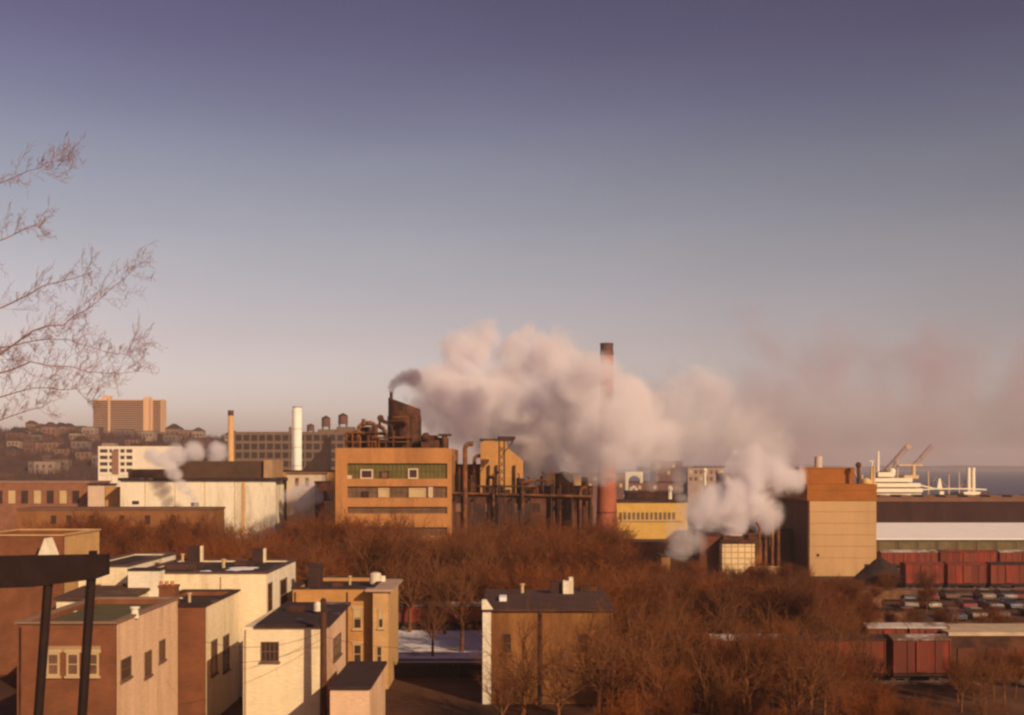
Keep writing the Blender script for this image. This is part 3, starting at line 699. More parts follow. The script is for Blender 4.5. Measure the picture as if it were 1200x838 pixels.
def tank(label, u, w, vt, Y, mat):
    t = thing('storage_tank', (X(u, Y), Y, 0), label, 'tank')
    r = w * Y / F / 2; zt = Z(vt, Y)
    MB().lathe((X(u, Y), Y, 0), [(r, -.2), (r, zt)], 24).build('shell', mat, t, False)
    MB().lathe((X(u, Y), Y, zt + .003), [(r * 1.02, 0), (r * 1.02, .1), (r * .3, r * .28), (.05, r * .34)], 24).build('roof', darksteel, t)
    m = MB()
    for dz in (.25, .5, .75): m.lathe((X(u, Y), Y, zt * dz), [(r + .005, 0), (r + .07, 0), (r + .07, .12), (r + .005, .12)], 24)
    m.tube((X(u, Y) + r * .5, Y - r * .95, 0), (X(u, Y) + r * .5, Y - r * .95, zt), .07, .07, 5); m.build('band', rust2, t)
tank('wide rusty storage tank left of the narrow tan block', 661, 21, 556, 219, rust)
tank('dark slim tank standing just left of the red chimney base', 685, 8, 560, 216, rust)
tank('slim pale-banded tank next to the red chimney base', 692, 6, 572, 213, rust2)
tank('small dark tank at the foot of the lattice mast', 611, 10, 562, 213, darksteel)
pipe_goose(680, 573, 0, 213, .3, 'thin pale vent pipe between the tanks and the red chimney', rust2)
pipe_goose(571, 560, 0, 213, .28, 'thin vent pipe in front of the tan building')
t = thing('pipe_bridge', (X(600, 212), 212, 0), 'rusty pipe bridge crossing low from the factory toward the red chimney', 'pipework')
m = MB()
for dv in (0, 3, 6): MB().path([P(530, 578 + dv * .6, 212 + dv * .3), P(694, 582 + dv * .6, 212 + dv * .3)], .22, 6).build('pipe', rust2, t)
for pl, r_ in (([(560, 570), (630, 570)], .18), ([(612, 595), (612, 566), (622, 563), (640, 563)], .25), ([(578, 595), (578, 556), (585, 553)], .22)):
    MB().path([P(u, v, 211.5) for u, v in pl], r_, 6).build('pipe', rust2, t)
m = MB()
for u in (534, 556, 578, 600, 622, 646, 670, 692): m.tube((X(u, 212.6), 212.6, -.1), P(u, 578, 212.6), .2, .2, 5); m.box(X(u, 212.6) - .15, X(u, 212.6) + .15, 211.4, 214.4, Z(584.5, 212.6) , Z(583, 212.6))
m.build('support', darksteel, t)
OR = ('first', 'second', 'third', 'fourth', 'fifth', 'sixth', 'seventh', 'eighth', 'ninth', 'tenth')
for i, (u, vt, w_, Y) in enumerate(((537, 553, 4.5, 216), (551, 563, 6, 215), (607, 561, 4, 213), (618, 565, 6.5, 216), (627, 573, 8, 214), (635, 559, 4, 218), (647, 569, 6, 214), (655, 574, 5, 213), (670, 563, 5, 221), (679, 575, 6, 214))):
    t = thing('process_vessel', (X(u, Y), Y, 0), '%s dark process vessel of the row between factory and red chimney, from the left' % OR[i], 'process vessel')
    rr_ = w_ * Y / F / 2; zt = Z(vt, Y)
    MB().lathe((X(u, Y), Y, 0), [(rr_, -.2), (rr_, zt), (rr_ * .7, zt + rr_ * .5), (.06, zt + rr_ * .75)], 16).build('shell', rust if i % 3 else darksteel, t)
    MB().lathe((X(u, Y), Y, zt * .8), [(rr_ + .005, 0), (rr_ + .45, 0), (rr_ + .45, .12), (rr_ + .005, .12)], 16).build('platform', darksteel, t)
    MB().path([(X(u, Y) + rr_ * .6, Y - rr_ - .15, 0), (X(u, Y) + rr_ * .6, Y - rr_ - .15, zt + .8), (X(u, Y), Y, zt + .9)], .12, 6).build('pipe', rust2, t)
# big red chimney
YC = 230.0
t = thing('chimney_stack', (X(711, YC), YC, 0), 'tall tapering red brick factory chimney rising out of the steam', 'chimney')
r0 = 13.5 * YC / F; r1 = 7.4 * YC / F; zt = Z(403, YC)
MB().lathe((X(711, YC), YC, 0), [(r0, -.3), (r0 * .98, 4), (r0 + (r1 - r0) * .72, zt * .6), (r1, zt - 2.2)], 32).build('shaft', redchim, t, True)
MB().lathe((X(711, YC), YC, zt - 2.197), [(r1 * 1.08, 0), (r1 * 1.1, .4), (r1 * 1.02, .8), (r1 * 1.02, 1.9), (r1 * 1.07, 2.0), (r1 * 1.07, 2.3), (r1 * .8, 2.3), (r1 * .8, 1.2)], 32).build('crown', M('sooty_brick', (.10, .05, .04), var=.3), t)
for k in range(5): MB().lathe((X(711, YC), YC, zt * (.25 + .15 * k)), [(r0 + (r1 - r0) * (.3 + .15 * k) + .02, 0), (r0 + (r1 - r0) * (.3 + .15 * k) + .1, 0), (r0 + (r1 - r0) * (.3 + .15 * k) + .1, .15), (r0 + (r1 - r0) * (.3 + .15 * k) + .02, .15)], 32).build('hoop', darksteel, t)
# yellow building
Y = 262
t = thing('yellow_building', (X(757, Y), Y + 8, 0), 'long yellow brick building with a row of narrow windows right of the red chimney', 'building')
MB().box(X(714, Y), X(806, Y), Y, Y + 16, -.2, Z(589, Y)).build('wall', yellow, t)
MB().box(X(713, Y), X(807, Y), Y - .2, Y + 16.2, Z(589, Y) + .003, Z(587.5, Y)).build('roof', rust, t)
for k in range(13):
    u = 725.5 + k * 5.2; w = MB().box(X(u, Y), X(u + 3.2, Y), Y - .06, Y + .003, Z(609, Y), Z(600.5, Y)).build('window', M('yellow_glass', (.16, .10, .07), var=.3), t)
MB().box(X(716, Y), X(800, Y), Y - .25, Y - .003, Z(611, Y), Z(609.3, Y)).build('sill_course', trim, t)
t = shed('low_shed', 'long dark low shed roof in front of the yellow building', 728, 822, 637, 238, 9, boxside, M('brown_roof2', (.10, .045, .03), var=.3))
t = shed('low_shed', 'tan walled low shed behind the treetops below the drifting steam', 775, 822, 653, 214, 6, ochre, M('brown_roof2', (.10, .045, .03)))
# white arched frame
Y = 330
t = thing('arched_frame', (X(743, Y), Y, 0), 'white frame with an arched opening standing behind the yellow building', 'frame')
m = MB().box(X(733, Y), X(736.5, Y), Y, Y + 1, -.2, Z(553, Y)).box(X(750, Y), X(753.5, Y), Y, Y + 1, Z(566, Y), Z(553, Y)).box(X(736.5, Y), X(750, Y), Y, Y + 1, Z(556, Y), Z(553, Y))
for k in range(8):
    a0 = math.pi * k / 8; a1 = math.pi * (k + 1) / 8
    m.ext_y([(X(743.2 + 6.7 * math.cos(a0), Y), Z(563 - 5.5 * math.sin(a0), Y)), (X(743.2 + 6.7 * math.cos(a0), Y), Z(556, Y) + .002), (X(743.2 + 6.7 * math.cos(a1), Y), Z(556, Y) + .002), (X(743.2 + 6.7 * math.cos(a1), Y), Z(563 - 5.5 * math.sin(a1), Y))][::(-1)], Y + .1, Y + .9)
m.build('arch', white, t)
m = MB(); m.path([P(738, 575, Y), P(741, 571, Y), P(745, 572, Y), P(745, 577, Y), P(749, 579, Y), P(757, 578, Y)], .5, 6); m.box(X(731, Y), X(748, Y), Y, Y + 1, Z(582, Y), Z(580, Y)); m.build('pipe', white, t)

# boiler house with steam
Y = 205
t = thing('boiler_house', (X(868, Y), Y + 6, 0), 'small square boiler house with a pale gridded wall and a steaming stack', 'building')
MB().box(X(846.5, Y), X(884.5, Y), Y, Y + 10, -.2, Z(637, Y)).build('wall', M('gridded_panel', (.66, .50, .28), var=.08, brick=(1.15, 1.0, (.60, .50, .40), 0)), t)
MB().box(X(885, Y), X(894, Y), Y + .6, Y + 10, -.2, Z(634, Y)).build('side_bay', rust2, t)
MB().box(X(845, Y), X(887, Y), Y - .2, Y + 10.1, Z(637, Y) + .003, Z(633.5, Y)).build('roof', rust, t)
m = MB().box(X(850, Y), X(874, Y), Y + 2, Y + 6, Z(633.4, Y), Z(629, Y)).box(X(876, Y), X(892, Y), Y + 2, Y + 8, Z(633.4, Y), Z(627, Y)); m.build('plant', rust, t)
MB().tube(P(862, 634, Y + 4), P(862, 626.5, Y + 4), 1.85, 1.7, 18).build('stack', M('stack_pale', (.5, .4, .33)), t)
m = MB().path([P(890, 650, Y - .3), P(890, 618, Y - .3), P(886, 612, Y - .3)], .2, 6); m.build('pipe', rust2, t)
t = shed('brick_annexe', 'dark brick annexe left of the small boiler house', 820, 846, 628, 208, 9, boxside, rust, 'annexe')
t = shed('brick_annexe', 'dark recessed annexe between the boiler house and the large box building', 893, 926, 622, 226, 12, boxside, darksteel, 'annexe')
t = shed('low_shed', 'pale topped low shed at the foot of the large box building', 884, 918, 668, 202, 4, ochre2, ochre2)

# big box building
Y = 215; x0, x1 = X(949, Y), X(1027, Y)
t = thing('box_building', ((x0 + x1) / 2, Y + 14, 0), 'large windowless box building with a pale panelled front and orange brick top', 'building')
MB().box(x0, x1, Y, Y + 28, -.2, Z(587, Y)).build('wall', boxwall, t)
MB().box(x0 - .3, x0 - .003, Y + .02, Y + 28, -.2, Z(587, Y)).build('side_wall', boxside, t)  # darker wall colour stands for the side turned from the sun
MB().box(x0 - .5, x1 + .1, Y - .12, Y + 28.1, Z(587, Y) + .003, Z(578.5, Y)).box(x0 - .42, x1 + .03, Y - .02, Y + 28, Z(578.5, Y) + .002, Z(574.5, Y)).box(x0 - .5, x1 + .1, Y - .1, Y + 28.1, Z(574.5, Y) + .002, Z(567.5, Y)).build('parapet', boxtop, t)
MB().box(x0 - .9, X(1001, Y + 4), Y + 4, Y + 24, Z(567.4, Y), Z(549, Y + 4)).box(x0 - 1.0, X(1002, Y + 4), Y + 3.9, Y + 24.1, Z(549, Y + 4) + .002, Z(548, Y + 4)).build('penthouse', boxtop, t)
m = MB()
for v in (600, 613.5, 627, 640.5, 654): m.box(x0 + .05, x1 - .05, Y - .03, Y + .003, Z(v, Y), Z(v, Y) + .09)
m.build('panel_joint', M('joint_tan', (.33, .19, .085), var=.15), t)
m = MB().box(X(1013, Y), X(1018, Y), Y - .08, Y + .003, Z(667, Y), Z(661, Y)).box(X(957, Y), X(960, Y), Y - .08, Y + .003, Z(652, Y), Z(649, Y)); m.build('vent', darksteel, t)
MB().tube(P(959, 549, 228), P(959, 535, 228), .75, .7, 12).build('stack', M('stack_pale', (.5, .4, .33)), t)
m = MB().tube(P(1006, 572, 217), P(1006, 546, 217), .3, .3, 8); m.ball(P(1006, 545, 217), .55, 8, 6); m.build('pipe', rust, t)
m = MB()
for (a, b_) in (((897, 630), (897, 604)), ((905, 640), (905, 596)), ((912, 640), (912, 610))): m.path([P(a[0], a[1], 216), P(b_[0], b_[1], 216), P(b_[0] + 5, b_[1] - 5, 216)], .3, 7)
tt = thing('pipe_cluster', (X(905, 216), 216, 0), 'cluster of rusty bent pipes on the dark side of the box building', 'pipework')
m.tube((X(905, 216), 216, -.1), P(905, 640, 216), .25, .25, 6); m.tube((X(897, 216), 216, -.1), P(897, 630, 216), .3, .3, 6); m.tube((X(912, 216), 216, -.1), P(912, 640, 216), .3, .3, 6)
m.build('pipe', rust2, tt)
for (u, vt) in ((900, 600),):
    MB().tube(P(900, 640, 218), P(900, 601, 218), 1.0, .9, 12).build('stack', darksteel, tt)

# ------------------------------------------------------------------ middle distance on the left
Y = 250
t = thing('long_warehouse', (X(235, Y), Y + 9, 0), 'long pale-walled warehouse with a dark brown roof behind the tree belt on the left', 'warehouse')
MB().box(X(141, Y), X(323, Y), Y, Y + 18, -.2, Z(563.5, Y)).build('wall', white, t)
MB().box(X(139, Y), X(329, Y), Y - .5, Y + 18.2, Z(563.5, Y) + .003, Z(560, Y)).build('roof', tarroof, t)
MB().box(X(206, Y + 3), X(309, Y + 3), Y + 3, Y + 15, Z(560, Y) + .003, Z(540.5, Y + 3)).build('monitor', M('dark_roof_house', (.075, .038, .022), var=.25, scale=.4), t)
MB().box(X(150, Y + 3), X(200, Y + 3), Y + 3, Y + 15, Z(560, Y) + .003, Z(550, Y + 3)).build('monitor', M('dark_roof_house', (.075, .038, .022)), t)
MB().box(X(309, Y + 2), X(319, Y + 2), Y + 2, Y + 14, Z(560, Y) + .003, Z(539, Y + 2)).build('end_block', M('tan_render', (.38, .22, .12), var=.15), t)
MB().box(X(283.5, Y), X(287, Y), Y - .15, Y + .003, 0, Z(563.7, Y)).build('pilaster', ochre2, t)
for (u0, u1, v0, v1) in ((155, 163, 587, 591), (224, 233, 589, 593)): MB().box(X(u0, Y), X(u1, Y), Y - .08, Y + .003, Z(v1, Y), Z(v0, Y)).build('window', glass, t)
for k in range(4): MB().box(X(170 + k * 35, Y), X(170.6 + k * 35, Y), Y - .1, Y + .003, 0, Z(563.7, Y)).build('downpipe', trim, t)
# brown low blocks on the far left
Y = 252
t = shed('brown_block', 'long low brown brick block at the left edge, before the wooded hill', -60, 104, 566, 262, 14, M('red_brown_brick', (.24, .10, .055), var=.2), M('pale_roof', (.3, .16, .1), var=.2), 'building')
for k in range(8): MB().box(X(-20 + k * 15, 262), X(-12 + k * 15, 262), 261.92, 262.003, Z(590, 262), Z(575, 262)).build('window', glass if k % 2 else blind, t)
t = shed('small_block', 'small pale rendered block beside the long warehouse', 103, 122, 569, 256, 8, M('pinkish_render', (.58, .42, .30), var=.1), tarroof, 'building')
MB().box(X(123, 256), X(140.5, 256), 256.5, 262, -.2, Z(571, 256)).build('annexe', ochre, t)
t = shed('brick_terrace', 'long low ochre brick terrace wall with dark windows behind the trees', 20, 250, 598, 206, 8, M('terrace_brick', (.24, .10, .035), var=.25, scale=.25), M('terrace_roof', (.16, .08, .05), var=.3), 'building')
for u in (60, 78, 105, 140, 170, 200): MB().box(X(u, 206), X(u + 6, 206), 205.92, 206.003, Z(614, 206), Z(604, 206)).build('window', glass, t)
# small stuff between warehouse and factory
t = shed('pale_block', 'pale block with two windows left of the tan factory', 336, 377, 556, 258, 7, M('pale_render', (.55, .42, .30), var=.12), M('terrace_roof', (.16, .08, .05)), 'building')
for u in (346, 358): MB().box(X(u, 258), X(u + 4, 258), 257.92, 258.003, Z(570, 258), Z(560, 258)).build('window', greyglass, t)
shed('dark_block', 'dark shaded block standing against the left side of the factory', 369, 383, 566, 250, 6, boxside, darksteel, 'building')
shed('low_annexe', 'low orange brick annexe between the warehouse and the factory', 322, 392, 553, 275, 10, ochre, rust, 'building')
shed('low_annexe', 'little pale annexe at the foot of the factory left pier', 380, 394, 590, 236, 5, ochre2, ochre2, 'building')
t = thing('coal_hopper', (X(378, 300), 300, 0), 'dark slanting coal hopper against the long loft building', 'hopper')
MB().ext_y([(X(353, 300), Z(552, 300)), (X(384, 300), Z(552, 300)), (X(384, 300), Z(512, 300)), (X(380, 300), Z(512, 300)), (X(378, 300), Z(526, 300))], 300, 306).build('chute', darksteel, t)
m = MB()
for u in (356, 382): m.tube((X(u, 302), 302, -.1), P(u, 552, 302), .35, .35, 6)
m.build('leg', darksteel, t)
# tall white stack
Y = 300
t = thing('white_stack', (X(348.5, Y), Y, 0), 'tall bright white metal stack in front of the long loft building', 'stack')
r = 5.2 * Y / F
MB().lathe((X(348.5, Y), Y, 0), [(r, -.2), (r, Z(478, Y))], 28).build('shaft', whitest, t, True)
MB().lathe((X(348.5, Y), Y, Z(478, Y) + .002), [(r * 1.05, 0), (r * 1.05, .35), (r * .8, .35), (r * .8, .1)], 28).build('rim', M('stack_rim', (.4, .35, .32)), t)
for k in range(6): MB().lathe((X(348.5, Y), Y, 6 + k * 4.6), [(r + .004, 0), (r + .05, 0), (r + .05, .12), (r + .004, .12)], 28).build('hoop', M('stack_rim', (.4, .35, .32)), t)
MB().tube((X(342.5, Y - .3), Y - .3, 0), P(342.5, 480, Y - .3), .16, .16, 6).build('ladder', M('stack_rim', (.4, .35, .32)), t)
# long loft building
Y = 560; sY = Y / F
t = thing('loft_building', (X(345, Y), Y + 12, 0), 'long multi-storey loft building with a grid of dark windows, water tanks on its roof', 'factory')
MB().box(X(274, Y), X(430, Y), Y + .4, Y + 22, -2, Z(506, Y)).build('wall', lofts, t)
m = MB(); rows = [506.5 + 10.2 * k for k in range(6)]
for k, v in enumerate(rows): m.box(X(274, Y), X(430, Y), Y + .02, Y + .398, Z(v + 3.2, Y), Z(v, Y))
u = 274.0; us = []
while u < 428: us.append(u); u += 9.15
for u in us: m.box(X(u, Y), X(u + 2.0, Y), Y, Y + .398, -2, Z(506.4, Y))
m.box(X(428, Y), X(430.2, Y), Y, Y + .398, -2, Z(506.4, Y))
m.build('grid', lofts, t)
wn = 0; rest = MB(); wbox = MB().box(0, 7.0 * sY, 0, .1, 0, 6.8 * sY).mesh('window'); wbox.materials.append(loftd)
for k, v in enumerate(rows[:5]):
    for u in us[:-1]:
        p = P(u + 2.05, v + 10.1, Y)
        if wn < 100 and u < 420:
            o = bpy.data.objects.new('window', wbox); COL.objects.link(o); o.parent = t; o.location = Vector((p.x, Y + .28, p.z)) - t.location; wn += 1
        else: rest.box(p.x, p.x + 7 * sY, Y + .28, Y + .38, p.z, p.z + 6.8 * sY)
o = rest.build('window', loftd, t); o['kind'] = 'stuff'
for (u0, u1, vt) in ((337, 345, 500), (371, 392, 503), (393, 413, 500)): MB().box(X(u0, Y), X(u1, Y), Y + 3, Y + 12, Z(506, Y), Z(vt, Y)).build('penthouse', lofts, t)
def water_tower(u, w, v0, v1, label, leg=4, Y=565):
    t = thing('water_tower', (X(u, Y), Y, Z(v1 + leg, Y)), label, 'water tower')
    r = w * Y / F / 2; c = P(u, v1, Y); hh = Z(v0, Y) - Z(v1, Y)
    MB().lathe(c, [(r, 0), (r * .97, hh * .76)], 18).build('tank', M('tank_wood', (.12, .055, .04), var=.25), t)
    MB().lathe(c + UP * (hh * .76 + .01), [(r * 1.06, 0), (r * .05, hh * .24)], 18).build('roof', darksteel, t)
    for (dx, dy) in ((-.7, -.7), (.7, -.7), (-.7, .7), (.7, .7)): MB().tube(c + Vector((dx * r, dy * r, -.005)), c + Vector((dx * r * 1.1, dy * r * 1.1, -leg * Y / F)), .22, .22, 6).build('leg', darksteel, t)
water_tower(364, 9, 496.5, 505, 'small dark roof water tower nearest the white stack', 2)
water_tower(382, 10.5, 487, 500, 'middle dark water tower with a conical cap on the loft roof', 4)
water_tower(402, 11.5, 484, 497, 'tallest dark water tower with a conical cap on the loft roof', 4)
# tan chimney
Y = 420
t = thing('chimney_stack', (X(270.5, Y), Y, 0), 'slim tan brick chimney with a dark tip at the left end of the loft building', 'chimney')
MB().lathe((X(270.5, Y), Y, 0), [(1.35, -.2), (.95, Z(487, Y))], 18).build('shaft', tanstack, t, True)
MB().lathe((X(270.5, Y), Y, Z(487, Y) + .002), [(1.02, 0), (1.02, Z(481, Y) - Z(487, Y)), (.7, Z(481, Y) - Z(487, Y)), (.7, .8)], 18).build('crown', M('sooty_brick', (.10, .05, .04)), t)
# white building with ribbon windows
Y = 600
t = thing('white_block', (X(157, Y), Y + 8, 0), 'white five-storey block with dark ribbon windows below the apartment tower', 'building')
MB().box(X(115, Y), X(203, Y), Y + .3, Y + 16, -3, Z(523, Y)).build('wall', white2, t)
m = MB()
for k in range(5): m.box(X(115, Y), X(157, Y), Y, Y + .298, Z(523 + 7.6 * k + 3.4, Y), Z(523 + 7.6 * k, Y))
for u in (115, 126, 131, 139, 146, 155): m.box(X(u, Y), X(u + 1.8, Y), Y - .02, Y + .298, -3, Z(523.3, Y))
m.build('grid', white2, t)
for k in range(4):
    for (a, b_) in ((117, 126), (128, 131), (133, 139), (141, 146), (148, 155)):
        MB().box(X(a, Y), X(b_, Y), Y + .22, Y + .297, Z(523 + 7.6 * (k + 1), Y), Z(523 + 7.6 * k + 3.6, Y)).build('window', glass, t)
MB().box(X(131, Y), X(139, Y), Y - .1, Y - .03, Z(556, Y), Z(528, Y)).build('stair_panel', M('brown_panel', (.25, .13, .08), var=.2), t)
for (u0, u1) in ((150, 161), (165, 172)): MB().box(X(u0, Y), X(u1, Y), Y + 4, Y + 9, Z(523, Y), Z(519, Y)).build('roof_house', rust, t)
# apartment tower
Y = 1200; sY = Y / F
t = thing('apartment_tower', (X(149, Y), Y + 10, 30), 'broad tan apartment tower slab with balcony rows on the far left hill', 'tower block')
MB().box(X(109, Y), X(189, Y), Y, Y + 18, 20, Z(468, Y)).build('wall', towerm, t)
m = MB(); v = 469.5
while v < 517: m.box(X(109.8, Y), X(127, Y), Y - 1.2, Y - .01, Z(v + 1.25, Y), Z(v, Y)); m.box(X(130, Y), X(168, Y), Y - 1.2, Y - .01, Z(v + 1.25, Y), Z(v, Y)); m.box(X(180, Y), X(188.5, Y), Y - 1.2, Y - .01, Z(v + 1.25, Y), Z(v, Y)); v += 2.5
m.build('balcony', towerd, t)
m = MB()
for u in (127, 168.3, 176.5): m.box(X(u, Y), X(u + 2.6, Y), Y - 1.5, Y - .02, 20, Z(467, Y))
m.build('pier', towerm, t)
m = MB().box(X(118, Y), X(127, Y), Y + 4, Y + 12, Z(468, Y), Z(463.5, Y)).box(X(168, Y), X(174, Y), Y + 4, Y + 12, Z(468, Y), Z(465, Y)); m.build('roof_house', towerm, t)

# hill houses
hcols = [(.20, .11, .07), (.13, .06, .04), (.27, .19, .14), (.10, .042, .032), (.16, .11, .09)]
hm = [M('hill_house_%d' % i, c, var=.1) for i, c in enumerate(hcols)]
for i in range(64):
    u = R.choice([R.uniform(-10, 115), R.uniform(186, 275), R.uniform(30, 275), R.uniform(275, 560)]); Y = R.uniform(760, 1010)
    x = X(u, Y); z = ground_z(x, Y); w = R.uniform(7, 14); d = R.uniform(7, 10); hgt = R.uniform(4.5, 9); mat = R.choice(hm)
    lab = {0: 'small tan house', 1: 'small brown house', 2: 'small pale house', 3: 'small dark red house', 4: 'small grey house'}[hm.index(mat)]
    gab = R.random() < .5
    t = thing('hill_house', (x, Y, z), lab + (' with a gabled roof' if gab else ' with a flat roof') + ' among the houses on the far hill', 'house', 'houses on the far hill, ' + lab[6:] + (' gabled' if gab else ' flat'))
    MB().box(x - w / 2, x + w / 2, Y, Y + d, z - 3, z + hgt).build('wall', mat, t)
    if gab: MB().ext_y([(x - w / 2 - .4, z + hgt + .01), (x + w / 2 + .4, z + hgt + .01), (x, z + hgt + w * .32)], Y - .4, Y + d + .4).build('roof', R.choice([tarroof, rust, greyroof]), t)
    else: MB().box(x - w / 2 - .2, x + w / 2 + .2, Y - .2, Y + d + .2, z + hgt + .01, z + hgt + .4).build('roof', R.choice([tarroof, greyroof]), t)
    for k in range(3):
        MB().box(x - w * .38 + w * .29 * k, x - w * .38 + w * .29 * k + 1.3, Y - .08, Y + .01, z + hgt * .5, z + hgt * .5 + 1.8).build('window', glass, t)
# wooded hill: one mass of twiggy clumps
m = MB()
for i in range(2600):
    Y = R.uniform(700, 1040); u = R.uniform(-60, 560); x = X(u, Y); z = ground_z(x, Y)
    if z < 2: continue
    h = R.uniform(3, 7.5); w = R.uniform(2, 5)
    for k in range(7):
        p = Vector((x + R.uniform(-w, w) * .6, Y + R.uniform(-w, w) * .6, z)); q = p + Vector((R.uniform(-w, w) * .6, R.uniform(-w, w) * .6, h * R.uniform(.6, 1.1)))
        m.tube(p, q, .22, .05, 3, False)
tag(m.build('hillside_woods', M('far_twigs', (.10, .04, .028), var=.3, scale=.05)), 'brown leafless woods covering the far left hillside', 'woods', kind='stuff')

# dim far warehouses on the right behind the steam
fw = M('far_brick', (.16, .085, .075), var=.2, scale=.1); fw2 = M('far_render', (.34, .24, .2), var=.15, scale=.1)
FW = [(640, 735, 556, 380, fw, 'dim brown waterfront warehouse right behind the red chimney'), (728, 800, 566, 400, fw, 'dim flat warehouse behind the white arched frame'),
      (768, 800, 541, 520, fw, 'dim taller warehouse block fading into the steam'), (806, 850, 548, 480, fw2, 'pale hazy warehouse left of the large steam plume'), (850, 945, 556, 430, fw, 'long dim warehouse behind the large steam plume'),
      (536, 566, 546, 420, fw, 'dim low warehouse seen past the gooseneck pipes')]
for (u0, u1, vt, Y, mt, lab) in FW:
    t = shed('warehouse', lab, u0, u1, vt, Y, 20, mt, M('brown_roof2', (.10, .045, .03)), 'warehouse')
    n = int((u1 - u0) / 6)
    for k in range(n):
        for q in range(2): MB().box(X(u0 + 2 + k * 6, Y), X(u0 + 5.2 + k * 6, Y), Y - .1, Y + .003, Z(vt + 7.2 + q * 8, Y), Z(vt + 3 + q * 8, Y)).build('window', greyglass if (k + q) % 3 else blind, t)
for (u, v, Y, lab) in ((785, 574, 300, 'small pale vent on a roof right of the white arched frame'), (826, 552, 440, 'thin mast on the hazy warehouse roof')):
    t = thing('roof_vent', (X(u, Y), Y, 0), lab, 'vent')
    MB().tube((X(u, Y), Y, -.2), P(u, v, Y), .6, .5, 8).build('pipe', white2, t); MB().ball(P(u, v - 1, Y), .8, 8, 6).build('cap', white2, t)
shed('brown_block', 'brown flat-roofed block between the yellow building and the plume', 735, 800, 577, 300, 8, rust, M('brown_roof2', (.10, .045, .03)), 'building')

# ------------------------------------------------------------------ piers and ship on the right
Y = 265
t = thing('pier_shed', (X(1120, Y), Y + 10, 0), 'low pier shed with a bright snow-covered roof right of the box building', 'shed')
xa, xb = X(1018, Y), X(1300, Y)
MB().box(xa, xb, Y, Y + 20, -.2, Z(632.5, Y)).build('wall', shedwall, t)
MB().add([(xa - .4, Y - .5, Z(632.5, Y) + .003), (xb, Y - .5, Z(632.5, Y) + .003), (xb, Y + 20, Z(614, Y + 20)), (xa - .4, Y + 20, Z(614, Y + 20)), (xa - .4, Y - .5, Z(632.5, Y) + .3), (xb, Y - .5, Z(632.5, Y) + .3), (xb, Y + 20, Z(614, Y + 20) + .3), (xa - .4, Y + 20, Z(614, Y + 20) + .3)],
         [(3,2,1,0),(4,5,6,7),(0,1,5,4),(1,2,6,5),(2,3,7,6),(3,0,4,7)]).build('roof', snowy, t)
for k in range(12): MB().box(X(1030 + 23 * k, Y), X(1048 + 23 * k, Y), Y - .1, Y + .003, .1, Z(635, Y)).build('door', M('pier_door', (.135, .10, .045), var=.25), t)
Y = 320
t = thing('pier_warehouse', (X(1140, Y), Y + 14, 0), 'long dark red-brown pier warehouse in front of the ship', 'warehouse')
MB().box(X(1016, Y), X(1330, Y), Y, Y + 24, -3, Z(588, Y)).build('wall', pierdark, t)
MB().box(X(1014, Y), X(1331, Y), Y - .3, Y + 24.2, Z(588, Y) + .003, Z(583, Y)).build('parapet', piertop, t)  # top strip coloured lighter as if sunlit
m = MB()
for k in range(9): m.box(X(1030 + k * 26, Y + 4), X(1044 + k * 26, Y + 4), Y + 4, Y + 14, Z(583, Y) + .003, Z(581, Y))
m.build('skylight', piertop, t)
# ship
Y = 430; s = Y / F
t = thing('cargo_ship', (X(1075, Y), Y, -2.2), 'white cargo ship with tiered decks, masts and raised booms beyond the pier', 'ship')
hull = []
stn = [(985, 3), (1000, 6.5), (1030, 8), (1100, 8), (1140, 6.5), (1160, 3.2), (1172, .3)]
m = MB()
for (u, hw) in stn:
    zt = Z(583, Y) if u < 1125 else Z(577.5, Y)
    m.v += [(X(u, Y), Y - hw * .8 + 8, -3), (X(u, Y), Y + hw * .8 + 8, -3), (X(u, Y), Y + hw + 8, zt), (X(u, Y), Y - hw + 8, zt)]
for i in range(len(stn) - 1):
    a = i * 4; b_ = a + 4
    m.f += [(a + 3, a, b_, b_ + 3), (a, a + 1, b_ + 1, b_), (a + 1, a + 2, b_ + 2, b_ + 1), (a + 2, a + 3, b_ + 3, b_ + 2)]
m.f += [(0, 3, 2, 1), (len(m.v) - 4, len(m.v) - 3, len(m.v) - 2, len(m.v) - 1)]
m.build('hull', shiphull, t)
decks = [(1020, 1081, 583, 578.6), (1024, 1083, 577, 572.6), (1026, 1081, 571, 566.4), (1028, 1072, 564.9, 560.4), (1032, 1051, 559, 553.5)]
m = MB(); wn_ = MB()
for i, (u0, u1, va, vb) in enumerate(decks):
    m.box(X(u0, Y), X(u1, Y), Y + 1.2 + i * .4, Y + 14 - i * .4, Z(va, Y), Z(vb, Y))
    nv = decks[i + 1][2] if i < 4 else vb
    if i < 4: wn_.box(X(u0 + 4, Y), X(min(u1, decks[i + 1][1]) - 4, Y), Y + 3.2 + i * .4, Y + 12.5, Z(vb, Y) + .002, Z(nv, Y) - .002)
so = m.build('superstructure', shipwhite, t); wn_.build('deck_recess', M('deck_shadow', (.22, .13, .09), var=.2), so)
m = MB().box(X(1063, Y), X(1080, Y), Y + 3, Y + 10, Z(561, Y) + .002, Z(557, Y)); m.build('bridge', buff, t)
MB().tube(P(1045.5, 557, Y + 5), P(1045.5, 551.5, Y + 5), 1.15, 1.1, 14).ball(P(1045.5, 552.5, Y + 5), 1.25, 14, 8).build('dome', shipwhite, t)
MB().tube(P(1036, 559, Y + 7), P(1036, 552, Y + 7), 1.7, 1.6, 16).build('funnel', darksteel, t)
